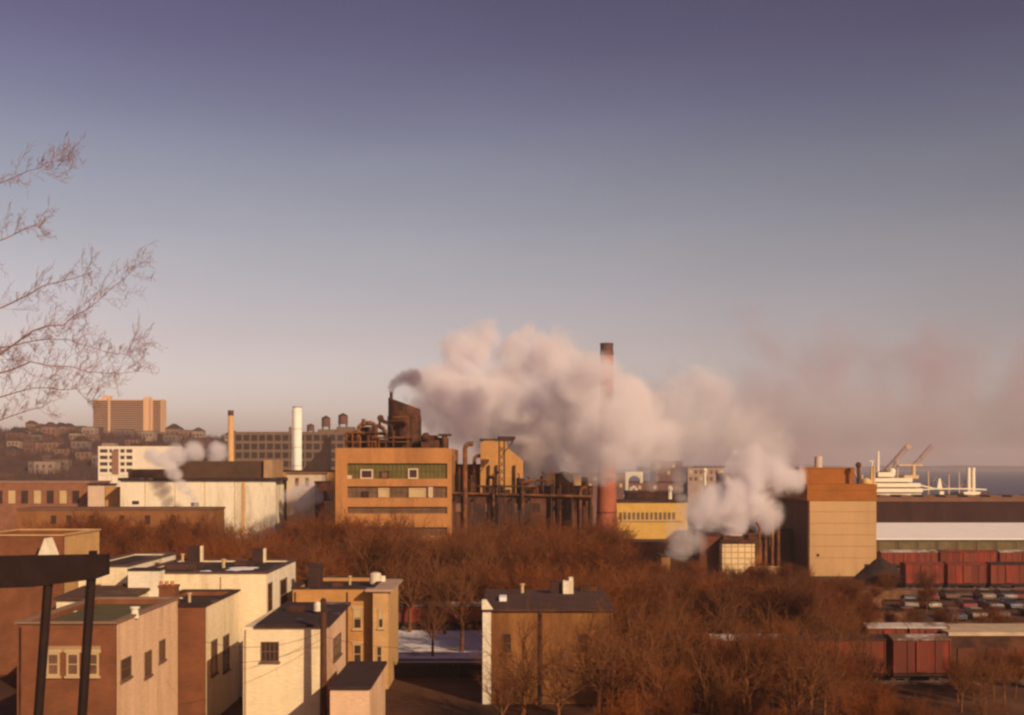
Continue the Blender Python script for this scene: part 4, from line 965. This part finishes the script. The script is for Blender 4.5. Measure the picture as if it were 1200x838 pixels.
m = MB().tube(P(1070.5, 562, Y + 6), P(1070.5, 545, Y + 6), .75, .65, 10).box(X(1059, Y), X(1088, Y), Y + 5.5, Y + 6.5, Z(546, Y), Z(544.3, Y)); m.build('mast', buff, t)
m = MB().tube(P(1029, 566, Y + 8), P(1029, 529, Y + 8), .55, .4, 8).box(X(1026, Y), X(1032, Y), Y + 7.6, Y + 8.4, Z(541, Y), Z(540, Y)); m.tube(P(1022, 575, Y + 8), P(1022, 540, Y + 8), .35, .25, 6); m.build('mast', shipwhite, t)
MB().path([P(1034, 557, Y + 9), P(1062, 525, Y + 9)], .95, 8).build('boom', M('boom_grey', (.34, .24, .23), var=.15), t)
MB().path([P(1062, 525, Y + 9), P(1065.5, 521.5, Y + 9)], 1.1, 8).build('boom', buff, t)
MB().path([P(1079, 537, Y + 9), P(1092, 522.5, Y + 9)], .85, 8).build('boom', M('boom_grey', (.22, .14, .13)), t)
MB().path([P(1070, 546, Y + 9), P(1079, 537, Y + 9)], .7, 8).build('boom', M('boom_grey', (.34, .24, .23)), t)
m = MB().path([P(1075, 568, Y + 3), P(1096, 573, Y + 3), P(1134, 573, Y + 3), P(1156, 574, Y + 3)], .28, 6); m.path([P(1081, 574, Y + 3), P(1096, 573, Y + 3)], .25, 6); m.build('rail', shipwhite, t)
for u in (1135, 1140.5): MB().tube(P(u, 579, Y + 6), P(u, 548, Y + 6), .7, .65, 10).build('king_post', shipwhite, t)
MB().ext_y([(X(1130, Y), Z(577, Y)), (X(1134, Y), Z(583, Y)), (X(1147, Y), Z(583, Y)), (X(1151, Y), Z(576.5, Y)), (X(1140, Y), Z(576, Y))], Y + 1, Y + 3).build('lifeboat', shipwhite, t)
m = MB().ext_y([(X(1103, Y), Z(573, Y)), (X(1109, Y), Z(573, Y)), (X(1107, Y), Z(561, Y)), (X(1105, Y), Z(561, Y))], Y + 4, Y + 5).box(X(1106, Y), X(1111, Y), Y + 4, Y + 5.2, Z(583, Y), Z(573, Y) - .002); m.build('winch_house', shipwhite, t)
for u, v0, tip in ((1052, 538, 1040), (1088, 552, 1098), (1112, 556, 1100), (1124, 553, 1136)):
    MB().tube(P(u, 583, Y + 7), P(u, v0, Y + 7), .3, .2, 6).build('mast', buff, t)
    MB().tube(P(u, 572, Y + 7), P(tip, v0 + 6, Y + 7), .18, .12, 5).build('boom', M('boom_grey', (.22, .14, .13)), t)
# dome and kingposts behind box building
t = thing('harbour_crane', (X(1014, 330), 330, 0), 'pale domed crane head with small posts just behind the box building', 'crane')
MB().tube((X(1015, 330), 330, -.2), P(1015, 570, 330), 1.1, 1.0, 12).build('post', buff, t)
MB().ball(P(1015, 566, 330), 1.45, 14, 8).build('dome', M('dome_yellow', (.7, .45, .16), var=.08), t)
m = MB()
for (u, v0) in ((1021, 548), (1024, 546), (1010, 556)): m.tube(P(u, 585, 331), P(u, v0, 331), .5, .35, 7)
m.path([P(1006, 566, 330), P(1001, 552, 330)], .22, 5); m.tube((X(1018, 331), 331, -.2), P(1018, 582, 331), .9, .9, 8); m.box(X(1008, 331), X(1026, 331), 330.6, 331.4, Z(585, 331), Z(582, 331)); m.build('frame', buff, t)
# far shore
m = MB()
pts = []
for k in range(60):
    x = 500 + 75 * k; pts.append((x, 4200, 9 + 9 * mnoise.noise(Vector((x * .004, 3, 0))) + 6 * mnoise.noise(Vector((x * .02, 9, 0)))))
for (x, y, z) in pts: m.v += [(x, y, -3), (x, y, max(4, z)), (x, y + 600, max(6, z + 8)), (x, y + 620, -3)]
for i in range(len(pts) - 1):
    for k in range(3): m.f.append((i*4+k, i*4+4+k, i*4+5+k, i*4+1+k))
tag(m.build('far_shore_hills', M('far_shore', (.1, .075, .08), var=.2, scale=.01)), kind='structure')

# ------------------------------------------------------------------ rail cars
def boxcar(x, y, L, hgt, mat, roofm, label, group=None, W=2.9):
    t = thing('boxcar', (x + L / 2, y, .2), label, 'boxcar', group)
    b0 = 1.0
    m = MB().box(x, x + L, y - W / 2, y + W / 2, b0, hgt)
    n = max(4, int(L / 1.1))
    for k in range(n + 1):
        q = x + (L - .1) * k / n; m.box(q, q + .1, y - W / 2 - .07, y - W / 2 - .002, b0 + .02, hgt - .02)
    m.build('body', mat, t)
    MB().ext_x([(y - W / 2 - .12, hgt + .003), (y + W / 2 + .12, hgt + .003), (y + W / 2 + .1, hgt + .1), (y, hgt + .38), (y - W / 2 - .1, hgt + .1)], x - .08, x + L + .08).build('roof', roofm, t)
    MB().box(x + L * .4, x + L * .6, y - W / 2 - .14, y - W / 2 - .075, b0 + .12, hgt - .15).build('door', redcar2 if mat is redcar else redcar, t)
    MB().box(x + .1, x + L - .1, y - W / 2 + .2, y + W / 2 - .2, .7, b0 - .003).build('underframe', darksteel, t)
    for s_ in (.16, .84):
        bo = MB().box(x + L * s_ - .9, x + L * s_ + .9, y - .95, y + .95, .45, .697).build('bogie', darksteel, t)
        for dx in (-.6, .6):
            for dy in (-.72, .72): MB().tube((x + L * s_ + dx, y + dy - .06, .6), (x + L * s_ + dx, y + dy + .06, .6), .4, .4, 14).build('wheel', steelrail, bo)
    return t
def cars_px(y, spans, hgt, mats, roofs, labels, group=None):
    for (u0, u1), mt, rf, lb in zip(spans, mats, roofs, labels): boxcar(X(u0, y), y, X(u1, y) - X(u0, y), hgt, mt, rf, lb, group)
cars_px(110.5, [(738, 826), (831, 919), (924, 1032), (1041, 1107)], 4.0, [redcar2, redcar2, redcar2, redcar], [tarroof, snowroof, tarroof, snowroof], ['brown boxcar in front of the street, first from the tan house, seen through twigs', 'brown pale-roofed boxcar seen through twigs, second from the tan house', 'brown dark-roofed boxcar, mostly hidden by twigs at the lower right', 'red short boxcar with a pale snowy roof at the lower right'])
cars_px(118.5, [(1012, 1057), (1060, 1106)], 4.0, [redcar2, redcar2], [snowroof, snowroof], ['brown boxcar with a pale roof showing just behind the lower right red boxcars', 'brown boxcar with a pale roof just left of the loading shed, in the row behind'])
cars_px(193, [(1058, 1102), (1107, 1152), (1157, 1200)], 4.0, [redcar, redcar, redcar2], [redcar2, redcar2, tarroof], ['short red boxcar directly right of the dark coal heap', 'second short red boxcar from the dark coal heap', 'dark red boxcar at the right edge of the yard'])
cars_px(230, [(1030, 1096), (1099, 1165), (1168, 1234)], 3.3, [redcar2, redcar, redcar2], [snowroof, redcar, snowroof], ['far red-brown boxcar behind the coal heap, under the pier shed', 'far red boxcar with a red roof in the row under the pier shed', 'far boxcar at the right edge under the pier shed'])
cars_px(157, [(395, 468), (471, 545), (548, 622), (625, 698), (702, 775)], 3.0, [redcar2, redcar, redcar2, redcar, redcar2], [snowroof] * 5, ['red-brown boxcar behind the ochre house roof, in the far row', 'red boxcar in the far row behind the snowy lot', 'brown boxcar in the far row behind the tan house', 'red boxcar in the far row behind the white chimney', 'brown boxcar in the far row among the twigs right of the tan house'])
cars_px(146, [(468, 540), (544, 618), (622, 700), (704, 780)], 2.9, [redcar, redcar2, redcar, redcar2], [snowroof] * 4, ['red boxcar with a snowy roof at the back of the snowy lot', 'brown boxcar with a snowy roof in the near row behind the tan house', 'red boxcar in the near row behind the white chimney', 'brown boxcar in the near row among the twigs'])
# tan roofed loading shed at lower right
t = shed('loading_shed', 'low loading shed with a tan snow-dusted roof at the lower right edge', 1113, 1232, 745, 115, 6, rust, M('tan_snow_roof', (.5, .36, .24), var=.2, col2=(.3, .17, .1), mix=.4), 'shed')
for k in range(3): MB().box(X(1122 + k * 34, 115), X(1142 + k * 34, 115), 114.9, 115.003, .1, 2.4).build('door', boxside, t)
# coal heap
m = MB(); nn = 18; Y = 200
for j in range(nn + 1):
    for i in range(nn + 1):
        a = i / nn * 2 - 1; c_ = j / nn * 2 - 1; x = X(1036, Y) + a * 5.0; y = Y + 2 + c_ * 5
        rr_ = math.hypot(a, c_); z = max(-.1, 4.6 * (1 - rr_) ** .8 if rr_ < 1 else -.1) + (.25 * mnoise.noise(Vector((x, y, 0))) if rr_ < .95 else 0)
        m.v.append((x, y, z))
for j in range(nn):
    for i in range(nn): m.f.append((j*(nn+1)+i, j*(nn+1)+i+1, (j+1)*(nn+1)+i+1, (j+1)*(nn+1)+i))
tag(m.build('coal_heap', coal, smooth=True), 'dark heap of coal at the right foot of the box building', 'coal heap')
# flatcars / lumber stacks in the yard
def lumber(x, y, L, label, rz=0.0):
    t = thing('timber_stack', (x, y, 0), label, 'timber stack'); t.rotation_euler = (0, 0, rz)
    m = MB(); rr = random.Random(int(x * 10 + y))
    for k in range(5):
        for j in range(6): m.box(x - L / 2 + rr.uniform(-.2, .2), x + L / 2 + rr.uniform(-.2, .2), y + (j - 3) * .32, y + (j - 3) * .32 + .28, .2 + k * .26, .2 + k * .26 + .22)
    m.build('board', M('timber', (.17, .075, .034), var=.45, scale=.8), t)
    MB().box(x - L * .3, x - L * .3 + .2, y - 1, y + 1, 0, .19).box(x + L * .3, x + L * .3 + .2, y - 1, y + 1, 0, .19).build('bearer', darkwood, t)
for i, (u, Y, L, lb) in enumerate(((1002, 166, 7, 'timber stack at the left end of the yard below the box building'), (1030, 150, 8, 'timber stack left of the front row of parked cars'), (1040, 177, 8, 'timber stack between the coal heap and the parked cars'), (1055, 137, 9, 'timber stack just behind the pale-roofed boxcar'), (1110, 134, 9, 'timber stack behind the loading shed'), (1165, 140, 8, 'timber stack at the right edge of the yard'), (1000, 140, 6, 'timber stack at the edge of the bare trees'))):
    lumber(X(u, Y), Y, L, lb, R.uniform(-.15, .15))
# ------------------------------------------------------------------ cars
def car_mesh(paint):
    t = bpy.data.objects.new('parked_car', None); COL.objects.link(t)
    L_, W_ = 4.9, 1.85
    body = [(-L_/2, .32), (L_/2, .32), (L_/2 + .02, .62), (L_/2 - .08, .84), (1.0, .95), (-1.35, .97), (-L_/2 + .05, .9), (-L_/2 - .02, .6)]
    m = MB().ext_y(body, -W_/2, W_/2)
    m.build('body', paint, t)
    def fr(z0, z1, xa, xb, xc, xd, w0, w1):
        return [(xa, -w0, z0), (xb, -w0, z0), (xb, w0, z0), (xa, w0, z0), (xc, -w1, z1), (xd, -w1, z1), (xd, w1, z1), (xc, w1, z1)]
    FS = [(3,2,1,0),(4,5,6,7),(0,1,5,4),(1,2,6,5),(2,3,7,6),(3,0,4,7)]
    MB().add(fr(.96, 1.36, -1.6, .95, -1.2, .4, .86, .72), FS).build('window', tiregl, t)
    m = MB().add(fr(1.362, 1.43, -1.22, .42, -1.12, .3, .74, .66), FS)
    for (xa, xb, xc, xd) in ((-.45, -.33, -.42, -.32),):
        m.add(fr(.962, 1.361, xa, xb, xc, xd, .875, .735), FS)
    m.build('roof', paint, t)
    for sx in (-1.5, 1.5):
        for sy in (-1, 1): MB().tube((sx, sy * .72, .33), (sx, sy * .94, .33), .33, .33, 14).build('wheel', rubber, t)
    chrome = M('chrome', (.4, .35, .3), rough=.25, metal=.9, var=.05)
    for sx in (-1, 1): MB().box(sx * 2.47 - .06, sx * 2.47 + .06, -.9, .9, .38, .5).build('bumper', chrome, t)
    for sy in (-.65, .65): MB().box(2.44, 2.48, sy - .13, sy + .13, .62, .76).build('headlight', chrome, t)
    return t
paints = [('dark red', (.2, .03, .02)), ('cream', (.27, .19, .12)), ('brown', (.16, .08, .04)), ('grey', (.16, .13, .12)), ('dark blue', (.05, .05, .08)), ('white', (.34, .28, .23))]
pc = []
for n_, c_ in paints:
    pc.append([car_mesh(M('paint_' + n_.replace(' ', '_'), c_, rough=.3, var=.08, spec=.5)), n_, 0])
def put_car(u, Y, rz, k, label, group):
    p = pc[k]; loc = (X(u, Y), Y, .02)
    if p[2] == 0:
        o = p[0]; o.location = loc; o.rotation_euler = (0, 0, rz)
    else: o = copy_tree(p[0], loc, rz)
    p[2] += 1; tag(o, label, 'car', group)
rown = {178: 'back', 167: 'middle', 156: 'front'}
for Y in (178, 167, 156):
    cnt = {}; pos = -1
    for i in range(7):
        u = 1066 + i * 2.75 * F / Y + R.uniform(-4, 4)
        if (i * 5 + int(Y)) % 4 == 1: continue
        pos += 1
        k = (i * 2 + int(Y) + (i // 3)) % 6
        cnt[k] = cnt.get(k, 0) + 1
        nth = '' if cnt[k] == 1 else 'another '
        put_car(u, Y + R.uniform(-1.3, 1.3), math.pi / 2 + R.uniform(-.2, .2) + (math.pi if i % 3 else 0), k, '%s%s car in the %s row of parked cars, %s from the left' % (nth, paints[k][0], rown[Y], ('first', 'second', 'third', 'fourth', 'fifth', 'sixth', 'seventh')[pos]), 'cars parked in the rail yard')
for i, (u, Y, k) in enumerate(((742, 131, 2), (803, 133, 5), (858, 130, 3), (905, 134, 1), (918, 146, 3), (925, 152, 1), (768, 118.5, 0), (835, 118.5, 3), (945, 119, 4))):
    put_car(u, Y, R.uniform(-.1, .1), k, '%s car half hidden by bare trees %s' % (paints[k][0], ['just right of the tan house', 'near the middle of the tree belt', 'in the tree belt below the boiler house', 'below the box building, nearest of three', 'below the box building, middle of three', 'below the box building, farthest of three', 'on the street right of the tan house', 'on the street below the boiler house', 'on the street left of the red boxcars'][i]), 'cars half hidden by the trees')

# ------------------------------------------------------------------ steam and smoke
VOLS = []
def plume(name, label, cat, puffs, dens, col=(1.0, .965, .99), scale=.13, amp=.75, aniso=.0, soft=.4, Y0=230, warp=3.0, absorb=None, vox=1.2, detail=5.0):
    """puffs: (u, v, radius px, Y) centres and radii; hull = union of the puffs, density from the same puffs roughened by noise"""
    sph = [(P(p[0], p[1], p[3] if len(p) > 3 else Y0), p[2] * (p[3] if len(p) > 3 else Y0) / F) for p in puffs]
    c0 = sum((s[0] for s in sph), Vector()) / len(sph)
    m = MB()
    for (c, r) in sph: m.ball(c - c0, r * 1.16 + .25, 16, 10)
    me = m.mesh(name); tmp = bpy.data.objects.new(name, me); COL.objects.link(tmp)
    rm = tmp.modifiers.new('r', 'REMESH'); rm.mode = 'VOXEL'; rm.voxel_size = vox
    dg = bpy.context.evaluated_depsgraph_get(); me2 = bpy.data.meshes.new_from_object(tmp.evaluated_get(dg))
    bpy.data.objects.remove(tmp); me2.name = name; me2.materials.clear()
    o = bpy.data.objects.new(name, me2); COL.objects.link(o); o.location = c0
    tag(o, label, cat)
    mt = bpy.data.materials.new(name); mt.use_nodes = True; T = mt.node_tree; N = T.nodes; L = T.links
    for q in list(N): N.remove(q)
    out = N.new('ShaderNodeOutputMaterial'); pv = N.new('ShaderNodeVolumePrincipled'); L.new(pv.outputs[0], out.inputs['Volume'])
    pv.inputs['Color'].default_value = (*col, 1); pv.inputs['Anisotropy'].default_value = aniso
    if absorb: pv.inputs['Absorption Color'].default_value = (*absorb, 1)
    tc = N.new('ShaderNodeTexCoord')
    nz = N.new('ShaderNodeTexNoise'); nz.inputs['Scale'].default_value = scale; nz.inputs['Detail'].default_value = detail; nz.inputs['Roughness'].default_value = .58; nz.inputs['Distortion'].default_value = .4
    L.new(tc.outputs['Object'], nz.inputs['Vector'])
    # warp
    sub = N.new('ShaderNodeVectorMath'); sub.operation = 'SUBTRACT'; L.new(nz.outputs['Color'], sub.inputs[0]); sub.inputs[1].default_value = (.5, .5, .5)
    ma = N.new('ShaderNodeVectorMath'); ma.operation = 'MULTIPLY_ADD'; L.new(sub.outputs[0], ma.inputs[0]); ma.inputs[1].default_value = (warp,) * 3; L.new(tc.outputs['Object'], ma.inputs[2])
    prev = None
    for (c, r) in sph:
        d = N.new('ShaderNodeVectorMath'); d.operation = 'DISTANCE'; L.new(ma.outputs[0], d.inputs[0]); d.inputs[1].default_value = c - c0
        e = N.new('ShaderNodeMath'); e.operation = 'MULTIPLY_ADD'; L.new(d.outputs['Value'], e.inputs[0]); e.inputs[1].default_value = -1 / r; e.inputs[2].default_value = 1
        if prev is None: prev = e
        else:
            x = N.new('ShaderNodeMath'); x.operation = 'SMOOTH_MAX'; x.inputs[2].default_value = .12; L.new(prev.outputs[0], x.inputs[0]); L.new(e.outputs[0], x.inputs[1]); prev = x
    n2 = N.new('ShaderNodeMath'); n2.operation = 'MULTIPLY_ADD'; L.new(nz.outputs[0], n2.inputs[0]); n2.inputs[1].default_value = amp * 2; n2.inputs[2].default_value = -amp * 1.04
    sm = N.new('ShaderNodeMath'); sm.operation = 'ADD'; L.new(prev.outputs[0], sm.inputs[0]); L.new(n2.outputs[0], sm.inputs[1])
    mr = N.new('ShaderNodeMapRange'); mr.interpolation_type = 'SMOOTHSTEP'; L.new(sm.outputs[0], mr.inputs[0]); mr.inputs[1].default_value = .0; mr.inputs[2].default_value = soft; mr.inputs[3].default_value = 0; mr.inputs[4].default_value = dens
    ed = N.new('ShaderNodeMapRange'); ed.interpolation_type = 'SMOOTHSTEP'; L.new(prev.outputs[0], ed.inputs[0]); ed.inputs[1].default_value = -.12; ed.inputs[2].default_value = .22; ed.inputs[3].default_value = 0; ed.inputs[4].default_value = 1
    mm = N.new('ShaderNodeMath'); mm.operation = 'MULTIPLY'; L.new(mr.outputs[0], mm.inputs[0]); L.new(ed.outputs[0], mm.inputs[1])
    L.new(mm.outputs[0], pv.inputs['Density'])
    me2.materials.append(mt)
    VOLS.append(o)
    return o
#STEAM
plume('steam_cloud', 'huge pinkish white steam cloud billowing over the plant and hiding the chimney middle', 'steam cloud',
      [(640, 548, 36), (680, 524, 54, 226), (655, 495, 72, 226), (605, 478, 68), (562, 460, 60, 234), (524, 450, 44, 236), (556, 414, 36, 236), (571, 392, 24, 238), (574, 376, 13, 238), (606, 408, 30, 238), (620, 390, 17, 240), (655, 440, 60), (704, 490, 64, 215), (722, 508, 56, 214), (706, 470, 52, 213), (712, 502, 66, 211), (708, 526, 40, 215), (690, 462, 48, 217), (714, 478, 40, 216), (730, 480, 36, 218), (590, 520, 42), (550, 496, 36), (620, 556, 26), (744, 492, 48, 226), (745, 520, 34, 226), (532, 424, 26, 238), (590, 432, 46, 236), (635, 415, 34, 238), (500, 440, 20, 238), (775, 500, 40, 232)],
      .47, Y0=231, scale=.09, warp=14, amp=1.65, soft=.9, detail=9)
plume('smoke_wisp', 'small dark wisp of smoke curling from the thin stack on the process tower', 'smoke',
      [(458.5, 458, 5.5, 216), (459.5, 453, 6.5, 216), (462.5, 448.5, 8, 216), (468, 445, 9.5, 216), (475, 443, 11.5, 216), (484, 442, 14, 216.5)], .9, col=(.52, .42, .50), Y0=216, scale=.6, warp=.9, vox=.3, amp=.55, soft=.6)
plume('tower_smoke', 'dark grey smoke curling right off the dark process tower', 'smoke',
      [(490, 448, 17, 216), (474, 468, 9, 218), (488, 474, 17, 218), (506, 480, 24, 219), (528, 488, 32, 220), (515, 468, 28, 220), (545, 500, 32, 221), (550, 478, 34, 222)], .34, col=(.62, .54, .62), Y0=218, scale=.22, warp=3.0, vox=.6, soft=.8, amp=1.2, detail=8)
plume('boiler_steam', 'dense white steam plume rising from the small boiler house', 'steam plume',
      [(862, 622, 17, 209), (863, 612, 19, 209), (864, 598, 26, 209), (860, 580, 36, 209), (880, 562, 40, 210), (906, 556, 38, 211), (928, 560, 24, 212), (834, 590, 34, 209), (880, 538, 26, 211), (898, 602, 26, 210), (820, 604, 26, 209), (884, 588, 34, 210)],
      .70, Y0=209, scale=.15, warp=6.5, amp=1.5, soft=.85, detail=9)
plume('ground_steam', 'thin low steam drifting down to the treetops left of the boiler house', 'steam plume',
      [(812, 606, 30, 207), (803, 626, 24, 207), (798, 642, 17, 207), (817, 634, 18, 207), (826, 600, 26, 207)], .26, Y0=207, scale=.2, warp=5.0, vox=.8, amp=1.5, soft=.9, detail=8)
plume('thin_steam', 'thin wavering steam column above the roofs left of the boiler plume', 'steam plume',
      [(799, 584, 7, 262), (795, 572, 9, 262), (797, 558, 11, 262), (803, 542, 14, 262), (808, 524, 17, 262), (818, 506, 22, 262)], .22, Y0=262, scale=.22, warp=2.8, vox=.7)
plume('thin_steam', 'faint steam column just right of the white arched frame', 'steam plume',
      [(766, 572, 7, 290), (765, 560, 10, 290), (764, 545, 13, 290), (768, 528, 17, 290), (772, 508, 20, 290)], .16, Y0=290, scale=.2, warp=2.8, vox=.8)
plume('warehouse_steam', 'white steam curling from the foot of the long warehouse wall on the left', 'steam plume',
      [(229, 592, 6, 244), (227, 584, 7.5, 244), (221, 576, 8.5, 244), (213, 568, 9.5, 244), (206, 558, 11, 244), (200, 548, 13, 245), (190, 540, 15, 246), (205, 534, 17, 250), (228, 530, 17, 255), (255, 530, 16, 258), (178, 534, 12, 246)], .75, Y0=245, scale=.34, warp=1.5, vox=.5, amp=.75, soft=.7)
plume('annexe_steam', 'small white steam puff between the warehouse and the factory', 'steam plume',
      [(356, 586, 14, 238), (350, 577, 15, 238), (362, 574, 15, 238), (338, 580, 10, 238), (372, 582, 10, 238)], .28, Y0=238, scale=.25, warp=2.2, vox=.7)
plume('drifting_steam', 'thin pink steam spreading right from the great cloud past the chimney', 'steam cloud',
      [(730, 500, 40, 240), (760, 520, 44, 244), (790, 500, 48, 248), (825, 490, 50, 250), (860, 500, 50, 252), (740, 460, 30, 242), (790, 470, 40, 250), (835, 460, 44, 255), (900, 510, 46, 255), (690, 430, 34, 240)],
      .12, Y0=248, scale=.085, warp=12, amp=1.6, soft=.9, detail=8, vox=1.5)
plume('cloud_wisp', 'small bright steam wisp right of the chimney top', 'steam cloud',
      [(742, 470, 12, 250), (758, 466, 15, 250), (774, 466, 14, 250), (786, 471, 10, 250)], .20, Y0=250, scale=.2, warp=2.5, vox=.7)
plume('cloud_wisp', 'faint steam wisp farther right, above the thin steam columns', 'steam cloud',
      [(800, 446, 14, 255), (815, 440, 18, 255), (832, 446, 15, 255), (846, 452, 12, 255)], .10, Y0=255, scale=.2, warp=2.5, vox=.7)
plume('drifting_smoke', 'faint mauve smoke drifting far to the right behind the chimney', 'smoke',
      [(760, 490, 52, 265), (800, 500, 64, 268), (830, 460, 56, 270), (870, 470, 72, 275), (895, 415, 62, 280), (882, 376, 28, 280), (935, 470, 74, 285), (975, 425, 66, 290), (1005, 480, 72, 295), (1060, 430, 76, 300), (1085, 490, 68, 305), (1130, 430, 70, 310), (850, 525, 55, 270), (950, 520, 52, 290), (1190, 460, 76, 315)],
      .030, col=(.72, .57, .64), Y0=275, scale=.055, warp=18, vox=2.5, soft=.7, amp=1.5)
#ENDSTEAM

# ------------------------------------------------------------------ haze
hz = MB().box(-8500, 8500, -100, 8700, -8, 125).build('haze', bpy.data.materials.new('haze_air')); tag(hz, kind='stuff')
mt = hz.data.materials[0]; mt.use_nodes = True
for q in list(mt.node_tree.nodes): mt.node_tree.nodes.remove(q)
out = mt.node_tree.nodes.new('ShaderNodeOutputMaterial'); pv = mt.node_tree.nodes.new('ShaderNodeVolumePrincipled'); mt.node_tree.links.new(pv.outputs[0], out.inputs['Volume'])
pv.inputs['Color'].default_value = (.93, .82, .86, 1); pv.inputs['Density'].default_value = .00016; pv.inputs['Anisotropy'].default_value = 0.0

# ------------------------------------------------------------------ light
EL, AZ = math.radians(26), math.radians(144)          # azimuth clockwise from +Y
sd = Vector((math.sin(AZ) * math.cos(EL), math.cos(AZ) * math.cos(EL), math.sin(EL)))
li = bpy.data.lights.new('sun', 'SUN'); li.energy = 4.5; li.angle = math.radians(.6); li.color = (1.0, .75, .48)
so = bpy.data.objects.new('sun', li); COL.objects.link(so); so.rotation_euler = sd.to_track_quat('Z', 'Y').to_euler(); so.location = (60, -60, 80)
w = bpy.data.worlds.new('World'); SC.world = w; w.use_nodes = True
N = w.node_tree.nodes; L = w.node_tree.links
bg = N['Background']; sky = N.new('ShaderNodeTexSky'); sky.sky_type = 'NISHITA'; sky.sun_disc = False; sky.sun_elevation = EL; sky.sun_rotation = AZ
sky.air_density = 1.0; sky.dust_density = 2.0; sky.ozone_density = 1.0
tc = N.new('ShaderNodeTexCoord'); sp = N.new('ShaderNodeSeparateXYZ'); L.new(tc.outputs['Generated'], sp.inputs[0])
rp = N.new('ShaderNodeValToRGB'); L.new(sp.outputs[2], rp.inputs[0])
SKYR = [(0.0, (1.80, 1.42, 1.56)), (.046, (1.94, 1.49, 1.60)), (.103, (1.72, 1.18, 1.12)), (.172, (1.53, 1.07, .94)), (.238, (1.25, .90, .82)), (.284, (.97, .675, .71)), (.333, (.77, .485, .58)), (.40, (.60, .38, .47)), (1.0, (.55, .35, .43))]
while len(rp.color_ramp.elements) < len(SKYR): rp.color_ramp.elements.new(.5)
for e, (p_, c_) in zip(rp.color_ramp.elements, SKYR): e.position = p_; e.color = (*c_, 1)
mu = N.new('ShaderNodeMix'); mu.data_type = 'RGBA'; mu.blend_type = 'MULTIPLY'; mu.inputs[0].default_value = 1
L.new(sky.outputs[0], mu.inputs[6]); L.new(rp.outputs[0], mu.inputs[7])
az = N.new('ShaderNodeMath'); az.operation = 'MULTIPLY_ADD'; L.new(sp.outputs[0], az.inputs[0]); az.inputs[1].default_value = -.30; az.inputs[2].default_value = .95
mp = N.new('ShaderNodeMapping'); mp.inputs['Scale'].default_value = (3, 3, 11); L.new(tc.outputs['Generated'], mp.inputs[0])
hn = N.new('ShaderNodeTexNoise'); hn.inputs['Scale'].default_value = 1.6; hn.inputs['Detail'].default_value = 6; L.new(mp.outputs[0], hn.inputs['Vector'])
ha = N.new('ShaderNodeMath'); ha.operation = 'MULTIPLY_ADD'; L.new(hn.outputs[0], ha.inputs[0]); ha.inputs[1].default_value = .16; ha.inputs[2].default_value = -.08
hb = N.new('ShaderNodeMath'); hb.operation = 'ADD'; L.new(ha.outputs[0], hb.inputs[0]); L.new(az.outputs[0], hb.inputs[1])
vm = N.new('ShaderNodeVectorMath'); vm.operation = 'SCALE'; L.new(mu.outputs[2], vm.inputs[0]); L.new(hb.outputs[0], vm.inputs['Scale']); L.new(vm.outputs[0], bg.inputs['Color'])
bg.inputs['Strength'].default_value = .083

# ------------------------------------------------------------------ camera
cd = bpy.data.cameras.new('camera'); cam = bpy.data.objects.new('camera', cd); COL.objects.link(cam)
cd.sensor_fit = 'HORIZONTAL'; cd.sensor_width = 36; cd.lens = 36 * F / 1200; cd.shift_y = (VH - 419) / 1200
cd.clip_start = .5; cd.clip_end = 20000
cam.location = (0, 0, H); cam.rotation_euler = (math.pi / 2, 0, 0)
SC.camera = cam
vs_ = SC.view_settings; vs_.view_transform = 'Standard'; vs_.look = 'None'; vs_.exposure = 0.0; vs_.gamma = 1
SC.render.engine = 'CYCLES'
cy = SC.cycles
cy.use_denoising = True
cy.max_bounces = 8; cy.diffuse_bounces = 2; cy.glossy_bounces = 2; cy.volume_bounces = 6; cy.transparent_max_bounces = 8
cy.volume_step_rate = .25; cy.volume_max_steps = 512
cy.pixel_filter_type = 'BLACKMAN_HARRIS'; cy.filter_width = 2.5
